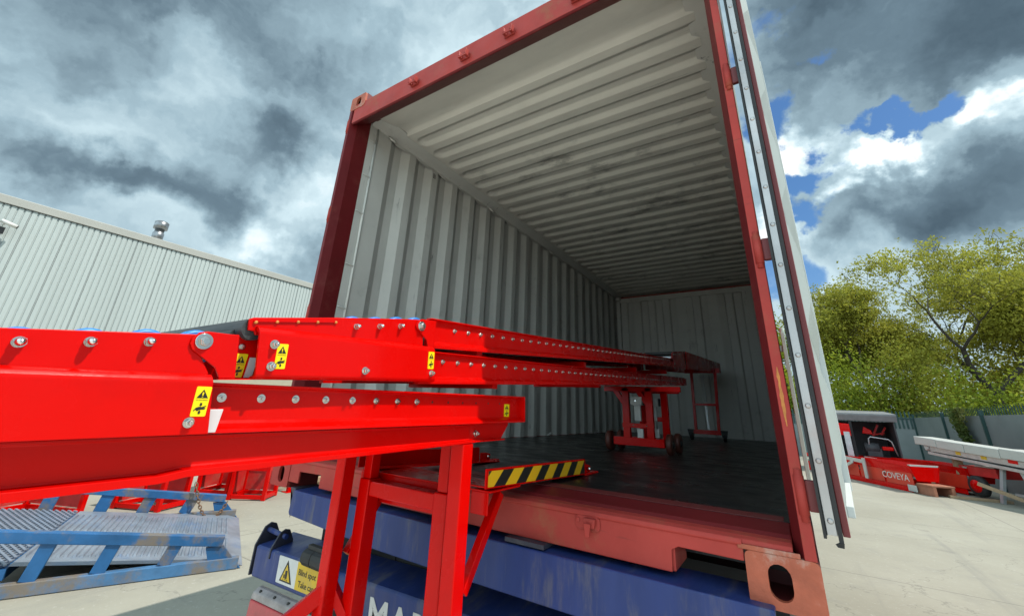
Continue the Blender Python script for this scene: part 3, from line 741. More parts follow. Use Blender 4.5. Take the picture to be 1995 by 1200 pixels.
# ------------------------------------------------------------------ blue trailer
def build_trailer():
    T = thing('container_trailer', 'grimy blue container trailer under the red container, with a blind spot notice', 'trailer', (1.22, 3.0, GZ))
    b = MB()
    b.prism([(0.285, 0.010), (0.275, -0.088), (0.285, -0.100), (0.93, -0.127), (1.4, -0.130), (2.33, -0.130), (2.33, 0.010)], 'Y', -0.035, -0.020)
    b.prism([(-0.0345, 0.0095), (0.12, 0.014), (0.12, 0.004), (-0.02, 0.0)], 'X', 0.285, 2.33)
    b.prism([(-0.0195, -0.02), (0.12, -0.01), (0.12, -0.10), (-0.0195, -0.125)], 'X', 0.96, 2.32)
    b.build('rear_beam', M['blue'], T, bevel=0.006)
    MB().box((1.55, -0.03, 0.0145), (1.70, 0.1, 0.0275)).build('packing_plate', M['grime'], T)
    MB().prism([(0.262, 0.012), (0.215, 0.012), (0.245, -0.06), (0.275, -0.07), (0.262, -0.1)], 'Y', -0.01, 0.14).build('bolster_end', M['grime'], T, bevel=0.004)
    # bumper box, slightly down at the nearside
    rot = Matrix.Rotation(R(-1.6), 3, 'Y'); piv = (0.25, 0, -0.27)
    def RT(mb):
        c = Vector(piv)
        mb.v = [tuple(c + rot @ (Vector(q) - c)) for q in mb.v]
        return mb
    b = RT(MB().prism([(-0.03, -0.268), (-0.022, -0.260), (0.16, -0.236), (0.16, -0.40), (-0.026, -0.392), (-0.03, -0.386)], 'X', 0.06, 2.44))
    bum = b.build('bumper', M['blue'], T, bevel=0.004)
    b = RT(MB().prism([(0.20, -0.268), (0.06, -0.27), (0.06, -0.386), (0.20, -0.386)], 'Y', -0.0295, 0.0))
    for nm, x in (('outer', 0.045), ('inner', 0.19)):
        pl = [(-0.036, -0.395), (-0.034, -0.268), (0.0, -0.192), (0.03, -0.176), (0.06, -0.186), (0.09, -0.24), (0.10, -0.395)] if nm == 'outer' else \
             [(-0.036, -0.30), (-0.034, -0.258), (0.0, -0.196), (0.025, -0.184), (0.05, -0.19), (0.075, -0.235), (0.08, -0.30)]
        MB().prism(pl, 'X', x - 0.005, x + 0.005).build('pin_plate', M['grime'], T, bevel=0.003)
    MB().tube((0.05, 0.022, -0.208), (0.215, 0.022, -0.214), 0.0115, n=12).build('pin', M['blue'], T)
    # rubber buffer
    b = MB()
    pr = [(-0.03, -0.193), (-0.055, -0.195), (-0.070, -0.205), (-0.076, -0.222), (-0.076, -0.240), (-0.062, -0.256), (-0.03, -0.262)]
    b.prism(pr, 'X', 0.500, 0.565); b.prism([(y * 0.97 if y < -0.03 else y, z * 0.995) for y, z in pr], 'X', 0.5655, 0.5685)
    b.prism(pr, 'X', 0.569, 0.690); b.box((0.512, -0.054, -0.1945), (0.67, -0.03, -0.178))
    b.build('rubber_buffer', M['black'], T, bevel=0.008, seg=3)
    # notice plate
    sx = lambda x, z: (x, z)
    b = RT(MB().prism(rrect(0.278, -0.373, 0.450, -0.268, 0.004), 'Y', -0.0335, -0.0300))
    pl = b.build('blind_spot_notice', M['signwhite'], T)
    b = RT(MB().prism(rrect(0.433, -0.3725, 0.72, -0.2685, 0.002), 'Y', -0.0345, -0.0302)); b.build('yellow_field', M['amber'], pl)
    ox = 0.306
    outer = [(ox, -0.362), (ox + 0.098, -0.362), (ox + 0.049, -0.276)]
    inn = [(ox + 0.013, -0.3555), (ox + 0.085, -0.3555), (ox + 0.049, -0.293)]
    RT(MB().prism(outer, 'Y', -0.0347, -0.0336)).build('warning_triangle', M['ink'], pl)
    b = RT(MB().prism(inn, 'Y', -0.0356, -0.0348)); b.build('triangle_field', M['amber'], pl)
    b = MB()
    oy = 0.006; ox += 0.008
    b.prism(rrect(ox + 0.035, -0.352 + oy, ox + 0.051, -0.322 + oy, 0.002), 'Y', -0.0364, -0.0357)
    b.box((ox + 0.037, -0.0364, -0.358 + oy), (ox + 0.040, -0.0357, -0.352 + oy)); b.box((ox + 0.046, -0.0364, -0.358 + oy), (ox + 0.049, -0.0357, -0.352 + oy))
    for x in (0.024, 0.029): b.prism([(ox + x, -0.352 + oy), (ox + x + 0.003, -0.352 + oy), (ox + x + 0.003, -0.338 + oy), (ox + x, -0.338 + oy)], 'Y', -0.0364, -0.0357)
    for x in (0.023, 0.054): b.prism([(ox + x, -0.360 + oy), (ox + x + 0.004, -0.360 + oy), (ox + x + 0.003, -0.355 + oy), (ox + x, -0.355 + oy)], 'Y', -0.0364, -0.0357)
    RT(b).build('pictogram', M['ink'], pl)
    b = MB()
    put_text(b, "Blind spot", 0.0325, (0.446, -0.0350, -0.3150), (1, 0, 0), (0, 0, 1), 0.0004, bold=0.008)
    put_text(b, "Take care", 0.0325, (0.456, -0.0350, -0.3580), (1, 0, 0), (0, 0, 1), 0.0004, bold=0.008)
    RT(b).build('lettering', M['ink'], pl)
    b = MB()
    put_text(b, "MARITIME", 0.158, (0.925, -0.0312, -0.412), (1, 0, 0), (0, 0, 1), 0.0008, sx=0.94, bold=0.022, spacing=1.12)
    lb = RT(MB().prism([(0.88, -0.386), (2.42, -0.386), (2.42, -0.43), (0.88, -0.43)], 'Y', -0.0295, -0.02)); lb.build('lower_rail', M['blue'], T)
    RT(b).build('trailer_lettering', M['signwhite'], T)
    # tail lamp
    b = MB()
    b.prism([(-0.040, -0.412), (-0.064, -0.425), (-0.070, -0.452), (-0.02, -0.452), (-0.02, -0.41)], 'X', 0.160, 0.52)
    lamp = RT(b).build('tail_lamp', M['lens_clear'], T, bevel=0.006)
    b = RT(MB().prism([(-0.0705, -0.4525), (-0.078, -0.55), (-0.02, -0.55), (-0.02, -0.4525)], 'X', 0.160, 0.52)); b.build('red_lens', M['lens_red'], lamp, bevel=0.005)
    for x in (0.21, 0.33, 0.44): RT(MB().tube((x, -0.050, -0.421), (x, -0.058, -0.416), 0.006, n=8)).build('lens_screw', M['ink'], lamp)
    # chassis
    b = MB()
    for x in (0.75, 1.65): b.box((x, 0.16, -0.42), (x + 0.10, 8.5, -0.05))
    for y in (0.35, 1.4, 2.5, 3.8, 5.2): b.box((0.1, y, -0.16), (2.34, y + 0.12, -0.02))
    b.box((0.3, 0.165, -0.55), (2.2, 0.18, -0.14))
    b.build('chassis', M['dark'], T)
    for y in (1.5, 2.8, 4.1):
        MB().box((0.3, y - 0.05, GZ + 0.45), (2.14, y + 0.05, GZ + 0.55)).build('axle', M['dark'], T)
        for x in (0.05, 2.13):
            w = MB().lathe([(0, 0.30), (0.0, 0.47), (0.03, 0.50), (0.23, 0.50), (0.26, 0.47), (0.26, 0.30)], (x, y, GZ + 0.5), (1, 0, 0), 28)
            wo = w.build('wheel', M['black'], T)
            MB().lathe([(0.03, 0.29), (0.05, 0.28), (0.06, 0.12), (0.2, 0.12), (0.21, 0.28), (0.23, 0.29)], (x, y, GZ + 0.5), (1, 0, 0), 20).build('rim', M['galv'], wo)
build_trailer()

# ------------------------------------------------------------------ fasteners and stickers
def bolt_obj(kind, c, parent, s=1.0):
    """axis +X, c is the seat point"""
    b = MB()
    x, y, z = c
    if kind == 'dome':
        b.lathe([(0, 0.0072 * s), (0.0016 * s, 0.0072 * s)], c, (1, 0, 0), 16)
        b.lathe([(0.0016 * s, 0.0070 * s), (0.0075 * s, 0.0070 * s)], c, (1, 0, 0), 6, smooth=False)
        b.lathe([(0.0076 * s, 0.0056 * s), (0.013 * s, 0.0054 * s), (0.0165 * s, 0.0040 * s), (0.0185 * s, 0.0016 * s)], c, (1, 0, 0), 14)
    elif kind == 'hex':
        b.lathe([(0, 0.0085 * s), (0.0018 * s, 0.0085 * s)], c, (1, 0, 0), 18)
        b.lathe([(0.0018 * s, 0.0066 * s), (0.0085 * s, 0.0066 * s), (0.0092 * s, 0.0058 * s)], c, (1, 0, 0), 6, smooth=False)
        b.lathe([(0.0093 * s, 0.0036 * s), (0.014 * s, 0.0034 * s), (0.0146 * s, 0.0026 * s)], c, (1, 0, 0), 12)
    elif kind == 'nut':
        b.lathe([(0, 0.0078 * s), (0.0012 * s, 0.0078 * s)], c, (1, 0, 0), 14)
        b.lathe([(0.0012 * s, 0.0054 * s), (0.0060 * s, 0.0054 * s)], c, (1, 0, 0), 6, smooth=False)
        b.lathe([(0.0061 * s, 0.0030 * s), (0.0095 * s, 0.0028 * s)], c, (1, 0, 0), 10)
    elif kind == 'pivot':
        b.lathe([(0, 0.0135), (0.0022, 0.0135), (0.0026, 0.0128)], c, (1, 0, 0), 28)
        b.lathe([(0.0026, 0.0085), (0.0088, 0.0085), (0.0095, 0.0078)], c, (1, 0, 0), 6, smooth=False)
        b.lathe([(0.0096, 0.0056), (0.0112, 0.0056)], c, (1, 0, 0), 16)
    return b.build('bolt', M['zinc'], parent, bevel=0.0004 if kind == 'pivot' else 0)
def row_of_bolts(kind, p0, p1, n, parent, s=1.0):
    first = bolt_obj(kind, p0, parent, s)
    for i in range(1, n):
        dup(first, parent, (Vector(p1) - Vector(p0)) * (i / (n - 1)))
def sticker(parent, y0, z0, y1, z1, x, shear=0.0, tilt=0.0):
    """yellow crush warning on a plate facing +X; y0,z0 lower left corner"""
    w, h = y1 - y0, z1 - z0
    def T(u, v): return (y0 + u * w + shear * v * h, z0 + v * h + tilt * u * w)
    base = [T(a / 20.0, bq / 50.0) for a, bq in rrect(0, 0, 20, 50, 2.0)]
    s = MB().prism(base, 'X', x, x + 0.0006).build('warning_sticker', M['yellow'], parent)
    b = MB()
    xx0, xx1 = x + 0.0007, x + 0.0010
    def poly(pts): b.prism([T(*q) for q in pts], 'X', xx0, xx1)
    # triangle with an exclamation mark cut out
    tri = [(0.12, 0.61), (0.88, 0.61), (0.50, 0.90)]
    exc = [(0.455, 0.70), (0.475, 0.69), (0.525, 0.69), (0.545, 0.70), (0.56, 0.80), (0.53, 0.815), (0.47, 0.815), (0.44, 0.80)]
    dot = [(0.45, 0.64), (0.55, 0.64), (0.55, 0.67), (0.45, 0.67)]
    b.prism([T(*q) for q in tri], 'X', xx0, xx1, [[T(*q) for q in exc], [T(*q) for q in dot]])
    # hand being crushed from above and below
    poly([(0.12, 0.20), (0.26, 0.29), (0.45, 0.325), (0.62, 0.315), (0.90, 0.36), (0.90, 0.335), (0.72, 0.29), (0.88, 0.30), (0.88, 0.275), (0.72, 0.265), (0.86, 0.255), (0.85, 0.235),
          (0.66, 0.225), (0.50, 0.215), (0.36, 0.175), (0.30, 0.205), (0.24, 0.225), (0.14, 0.165)])
    poly([(0.46, 0.385), (0.60, 0.385), (0.60, 0.45), (0.46, 0.45)]); poly([(0.42, 0.385), (0.53, 0.335), (0.64, 0.385)])
    poly([(0.46, 0.08), (0.60, 0.08), (0.60, 0.15), (0.46, 0.15)]); poly([(0.42, 0.15), (0.53, 0.205), (0.64, 0.15)])
    vs, fs = text_mesh("WARNING", 0.115, 0.0)
    xs_ = [v.x for v in vs]; k = 0.78 / (max(xs_) - min(xs_))
    b.add([(xx1, *T(0.11 + (v.x - min(xs_)) * k, 0.525 + v.y * 0.55)) for v in vs], fs)
    b.build('sticker_symbol', M['ink'], s, fix=False)
    return s

# ------------------------------------------------------------------ near conveyor (roller bed, lower beam, stand and dock arms)
def interp(p0, p1, y): return p0[1] + (p1[1] - p0[1]) * (y - p0[0]) / (p1[0] - p0[0])
def build_near_conveyor():
    A = thing('roller_conveyor', 'glossy red roller conveyor nearest the camera, standing on box section legs', 'conveyor', (1.33, -0.9, GZ))
    RED = M['red']
    YE = -2.6                                                # runs on past the left of the view
    top = lambda y: interp((-1.323, 0.504), (-1.066, 0.537), y) if y > -1.34 else 0.5018 + (y + 1.34) * 0.05
    fold = lambda y: interp((-1.307, 0.451), (-1.076, 0.460), y)
    # right side plate: upper leaf, fold, lower leaf (a little further out)
    b = MB()
    b.prism([(-1.34, top(-1.3399)), (YE, top(YE)), (YE, fold(YE)), (-1.082, fold(-1.082)), (-1.076, 0.470), (-1.094, 0.4955), (-1.078, 0.520), (-1.070, 0.5365)], 'X', 1.600, 1.605)
    b.prism([(1.6051, 0.0), (1.6051, 0.012), (1.622, 0.002), (1.622, 0.0)], 'Y', 0, 0) if False else None
    zl = lambda y: interp((-1.283, 0.370), (-1.058, 0.375), y)
    ARC = [(1.6052 + 0.0158 * math.sin(PI / 2 * i / 9), 0.0085 - 0.0155 * (1 - math.cos(PI / 2 * i / 9))) for i in range(10)]
    def lowleaf(y): return [(x, fold(y) + q) for x, q in ARC] + [(1.621, zl(y)), (1.614, zl(y) - 0.0005), (1.614, fold(y) - 0.004), (1.606, fold(y) + 0.001)]
    secs = [YE, -1.9, -1.4, -1.2, -1.072]
    n = len(lowleaf(0))
    vs = []
    for i, y in enumerate(secs):
        for (x, z) in lowleaf(y):
            yy = y
            if i == len(secs) - 1: yy = -1.072 + (fold(y) - z) * 0.16
            vs.append((x, yy, z))
    b.add(vs, [(i * n + j, i * n + (j + 1) % n, (i + 1) * n + (j + 1) % n, (i + 1) * n + j) for i in range(len(secs) - 1) for j in range(n)] +
          [tuple(range(n)), tuple(range(len(vs) - 1, len(vs) - n - 1, -1))])
    b.build('side_plate', RED, A, bevel=0.0012)
    MB().prism([(-1.34, 0.5018), (YE, top(YE)), (YE, zl(YE)), (-1.06, 0.375), (-1.07, 0.5365)], 'X', 1.060, 1.066).build('side_plate', RED, A)
    for y in (YE, -1.9, -1.25):
        MB().box((1.067, y, 0.385), (1.599, y + 0.03, 0.41)).build('cross_member', RED, A)
    # hinge plate carrying the pivot bolt
    hp = [(-1.128, 0.497), (-1.116, 0.530), (-1.100, 0.5375), (-1.064, 0.5395), (-1.044, 0.5405), (-1.031, 0.4645), (-1.060, 0.4632), (-1.072, 0.470), (-1.094, 0.492), (-1.112, 0.503), (-1.124, 0.512)]
    hp = [(-1.116, 0.524), (-1.108, 0.535), (-1.096, 0.5385), (-1.062, 0.5395), (-1.050, 0.5400), (-1.0385, 0.4653), (-1.060, 0.4632), (-1.070, 0.4800), (-1.112, 0.506), (-1.117, 0.515)]
    hb = MB().prism(hp, 'X', 1.6055, 1.6095)
    hb.prism([(-1.052, 0.5402), (-1.0455, 0.5405), (-1.0345, 0.4653), (-1.041, 0.4650)], 'X', 1.585, 1.6094)
    hb.build('hinge_plate', RED, A, bevel=0.0010)
    bolt_obj('pivot', (1.6095, -1.0985, 0.521), A)
    row_of_bolts('dome', (1.605, -1.302, 0.489), (1.605, -1.170, 0.5095), 3, A)
    row_of_bolts('dome', (1.605, -1.368, 0.4855), (1.605, -1.368 - 0.066 * 6, 0.4855 - 0.0033 * 6), 7, A)
    bolt_obj('hex', (1.621, -1.0915, 0.3925), A, 0.95)
    sticker(A, -1.0925, 0.4015, -1.0705, 0.448, 1.621, -0.02, 0.02)
    # inner gusset with shadowed sticker and pad
    MB().prism([(-1.047, 0.543), (-0.985, 0.552), (-0.975, 0.4685), (-1.040, 0.4645)], 'X', 1.578, 1.584).build('gusset_plate', RED, A)
    sticker(A, -1.0330, 0.4675, -1.0130, 0.5105, 1.584, 0.05, 0.05)
    MB().prism([(-1.0095, 0.469), (-0.996, 0.4695), (-0.993, 0.5065), (-1.007, 0.5055)], 'X', 1.584, 1.586).build('wear_pad', M['pad'], A)
    bolt_obj('nut', (1.584, -1.025, 0.5235), A, 0.75)
    MB().prism([(-1.062, 0.4628), (-1.062, 0.4605), (-0.99, 0.4665), (-0.99, 0.4685)], 'X', 1.583, 1.612).build('lower_flange', RED, A)
    # white pad at the foot of the plate
    PADPOLY = [(-1.068, 0.3755), (-1.0440, 0.3765), (-1.0405, 0.4135), (-1.066, 0.4125)]
    MB().prism(PADPOLY, 'X', 1.6085, 1.6115).build('wear_pad', M['pad'], A, bevel=0.001)
    # rollers with blue ends
    for i in range(14):
        y = -1.170 - 0.066 * (i - 1); z = 0.5095 - 0.0103 * (i - 1) if i < 4 else 0.4855 - 0.0033 * (i - 4)
        if i == 0: y, z = -1.104, 0.5195
        r = MB().tube((1.07, y, z - 0.012), (1.597, y, z - 0.012), 0.024, n=16)
        ro = r.build('roller', M['galv'], A)
        MB().lathe([(0, 0.026), (0.002, 0.030), (0.020, 0.030), (0.022, 0.026)], (1.574, y, z - 0.0095), (1, 0, 0), 24).build('roller_end', M['bluewheel'], ro)
    # channel rail B
    tz = lambda y: interp((-1.068, 0.456), (-0.010, 0.482), y)
    bz = lambda y: interp((-1.046, 0.374), (-0.004, 0.393), y)
    b = MB()
    def chan(y):
        t, l = tz(y), bz(y)
        return [(1.602, t), (1.602, t - 0.004), (1.586, t - 0.006), (1.584, t - 0.010), (1.584, l + 0.020), (1.587, l + 0.015), (1.597, l + 0.010), (1.602, l + 0.006), (1.603, l),
                (1.598, l), (1.593, l + 0.006), (1.582, l + 0.010), (1.579, l + 0.018), (1.579, t)]
    secs = [YE, -1.5, -0.9, -0.45, -0.010]
    n = len(chan(0)); vs = [(x, y, z) for y in secs for x, z in chan(y)]
    b.add(vs, [(i * n + j, i * n + (j + 1) % n, (i + 1) * n + (j + 1) % n, (i + 1) * n + j) for i in range(len(secs) - 1) for j in range(n)] +
          [tuple(range(n)), tuple(range(len(vs) - 1, len(vs) - n - 1, -1))])
    b.prism([(-0.014, 0.4815), (-0.0095, 0.4818), (-0.0045, 0.394), (-0.009, 0.3935)], 'X', 1.560, 1.6035)
    b.build('channel_rail', RED, A, bevel=0.0008)
    MB().prism([(YE, tz(YE)), (YE, bz(YE)), (-0.004, 0.393), (-0.010, 0.482)], 'X', 1.060, 1.066).build('channel_rail', RED, A)
    b = MB().prism([(-0.0095, 0.46), (-0.0095, 0.40), (-0.004, 0.40), (-0.004, 0.46)], 'X', 1.0665, 1.559); b.build('end_plate', RED, A)
    row_of_bolts('nut', (1.584, -1.037, 0.432), (1.584, -0.554, 0.443), 8, A)
    for y, z in ((-0.492, 0.4445), (-0.424, 0.446), (-0.356, 0.4475), (-0.288, 0.449), (-0.22, 0.4505), (-0.152, 0.452)):
        MB().tube((1.5839, y, z), (1.5846, y, z), 0.0030, n=10).build('drill_hole', M['ink'], A)
    sticker(A, -0.122, 0.410, -0.090, 0.452, 1.5845)
    for y in [-2.5 + 0.068 * i for i in range(36)]:
        if -1.1 < y: MB().tube((1.067, y, interp((-1.037, 0.432), (-0.554, 0.443), y)), (1.578, y, interp((-1.037, 0.432), (-0.554, 0.443), y)), 0.012, n=8).build('roller', M['roller'], A)
    # tapered lower beam (channel, flange out)
    b = MB()
    lz = lambda y: interp((-1.261, 0.303), (-0.314, 0.333), y)
    def beam(y):
        t, l = bz(y) - 0.002, lz(y)
        fl = interp((-1.264, 0.0125), (-0.314, 0.007), y)
        return [(1.592, t), (1.592, t - 0.004), (1.577, t - 0.005), (1.576, t - 0.008), (1.576, l + fl + 0.004), (1.578, l + fl + 0.0005), (1.5995, l + fl), (1.600, l + fl - 0.001), (1.600, l), (1.570, l), (1.570, t)]
    secs = [YE, -1.6, -1.10, -1.065, -0.7, -0.30]
    n = len(beam(0)); vs = []
    for y in secs:
        for j, (x, z) in enumerate(beam(y)):
            if y < -1.09 and 4 <= j <= 9: z -= 0.005
            vs.append((x, y, z))
    b.add(vs, [(i * n + j, i * n + (j + 1) % n, (i + 1) * n + (j + 1) % n, (i + 1) * n + j) for i in range(len(secs) - 1) for j in range(n)] +
          [tuple(range(n)), tuple(range(len(vs) - 1, len(vs) - n - 1, -1))])
    b.prism([(-0.299, 0.386), (-0.299, 0.334), (-0.125, 0.336), (-0.080, 0.382), (-0.078, 0.390)], 'X', 1.570, 1.576)
    b.prism([(-0.299, 0.3335), (-0.299, 0.339), (-0.127, 0.340), (-0.125, 0.336)], 'X', 1.5765, 1.596)
    b.build('lower_beam', RED, A, bevel=0.0008)
    MB().prism([(YE, bz(YE)), (YE, lz(YE)), (-0.3, 0.333), (-0.125, 0.336), (-0.078, 0.390)], 'X', 1.055, 1.061).build('lower_beam', RED, A)
    for y in (-2.2, -1.2, -0.33):
        MB().box((1.0615, y, 0.336), (1.569, y + 0.03, 0.366)).build('cross_member', RED, A)
    bolt_obj('hex', (1.577, -0.272, 0.358), A, 1.1)
    # stand: two nearer posts and two telescopic dock posts
    for x0, x1 in ((1.551, 1.599), (1.018, 1.066)):
        MB().box((x0, -0.355, GZ), (x1, -0.305, 0.332)).build('leg', RED, A, bevel=0.004)
        MB().box((x0 - 0.03, -0.41, GZ), (x1 + 0.03, -0.25, GZ + 0.01)).build('foot_plate', RED, A)
    MB().bar((1.042, -0.33, -0.155), (0.62, -0.72, -0.62), 0.045, 0.045).build('leg_brace', RED, A, bevel=0.003)
    MB().bar((1.575, -0.33, -0.45), (1.575, -0.9, -1.0), 0.045, 0.045).build('leg_brace', RED, A, bevel=0.003)
    for x in (1.108, 1.470):
        s0 = MB().box((x - 0.027, -0.292, GZ), (x + 0.027, -0.238, 0.1785)).build('dock_sleeve', RED, A, bevel=0.004)
        MB().box((x - 0.020, -0.285, 0.1785), (x + 0.020, -0.245, 0.372)).build('inner_tube', RED, s0, bevel=0.003)
    MB().box((1.1355, -0.289, 0.126), (1.4425, -0.241, 0.1735)).build('dock_crossbar', RED, A, bevel=0.004)
    MB().bar((1.135, -0.265, -0.28), (1.03, -0.31, -0.14), 0.03, 0.03).build('side_strut', RED, A, bevel=0.002)
    # dock frame lying on the container sill
    b = MB()
    b.box((1.018, -0.236, 0.190), (1.625, -0.060, 0.196)); b.box((1.018, -0.2365, 0.128), (1.070, -0.2305, 0.190)); b.box((1.550, -0.2365, 0.128), (1.615, -0.2305, 0.1905))
    b.box((1.090, -0.230, 0.1), (1.50, -0.224, 0.1895))
    b.build('dock_angle', RED, A, bevel=0.002)
    def arm(xo, xi, name):
        zs = lambda y: interp((-0.259, 0.203), (0.512, 0.176), y)
        h = lambda y: interp((-0.259, 0.056), (0.512, 0.064), y)
        lo, hi = min(xo, xi), max(xo, xi)
        b = MB()
        b.prism([(-0.259, zs(-0.259)), (0.512, zs(0.512)), (0.510, zs(0.512) + h(0.512) - 0.006), (0.502, zs(0.5) + h(0.5)), (-0.259, zs(-0.259) + h(-0.259))], 'X', xo - 0.0025, xo + 0.0025)
        b.prism([(-0.235, zs(-0.235) - 0.001), (0.60, 0.171), (0.60, 0.176), (-0.235, zs(-0.235) + 0.004)], 'X', lo + (0.003 if xo < xi else 0), hi - (0.003 if xo > xi else 0))
        fx = xo - 0.028 if xo > xi else xo - 0.005
        b.prism([(0.5125, 0.171), (0.66, 0.171), (0.665, 0.175), (0.655, 0.178), (0.5125, 0.180)], 'X', fx, fx + 0.033)
        b.prism([(0.5125, 0.180), (0.5125, 0.215), (0.56, 0.213), (0.60, 0.205), (0.60, 0.179)], 'X', fx + 0.010, fx + 0.015)
        a = b.build('dock_arm', RED, A, bevel=0.0015)
        t = MB().tube((fx + 0.0155, 0.565, 0.194), (fx + 0.034, 0.565, 0.194), 0.0075, n=10); t.build('latch_pin', M['zinc'], a)
        return a, zs, h
    a, zs, h = arm(1.6175, 1.545, 'right')
    # hazard tape
    tp = MB()
    ya, yb = -0.247, 0.498
    def Q(y, v): return (y, zs(y) + 0.005 + v * (h(y) - 0.0115))
    tp.prism([Q(ya, 0), Q(yb, 0), Q(yb, 1), Q(ya, 1)], 'X', 1.6202, 1.6206)
    tp.cur = 1
    y = ya - 0.10
    step = 0.132; sh = 0.052; wd = 0.064
    while y < yb:
        pl = [(y, 0.0), (y + wd, 0.0), (y + wd + sh, 1.0), (y + sh, 1.0)]
        # clip to the strip
        def clip(poly, lim, keep_gt):
            out = []
            for i in range(len(poly)):
                p, q = poly[i], poly[(i + 1) % len(poly)]
                ip = (p[0] >= lim) if keep_gt else (p[0] <= lim); iq = (q[0] >= lim) if keep_gt else (q[0] <= lim)
                if ip: out.append(p)
                if ip != iq:
                    t = (lim - p[0]) / (q[0] - p[0]); out.append((lim, p[1] + (q[1] - p[1]) * t))
            return out
        pl = clip(clip(pl, ya, True), yb, False) if pl else pl
        if len(pl) >= 3: tp.prism([Q(a_, v_) for a_, v_ in pl], 'X', 1.6207, 1.6210)
        y += step
    tp.build('hazard_tape', [M['amber2'], M['ink']], a)
    arm(1.0215, 1.094, 'left')
    for x in (1.575, 1.062):
        MB().bar((x, -0.115, 0.172), (x, -0.285, -0.06), 0.026, 0.026, up=(1, 0, 0)).build('dock_brace', RED, A, bevel=0.002)
M['amber2'] = mat('hazard_yellow', (0.86, 0.47, 0.012), 0.45)
build_near_conveyor()

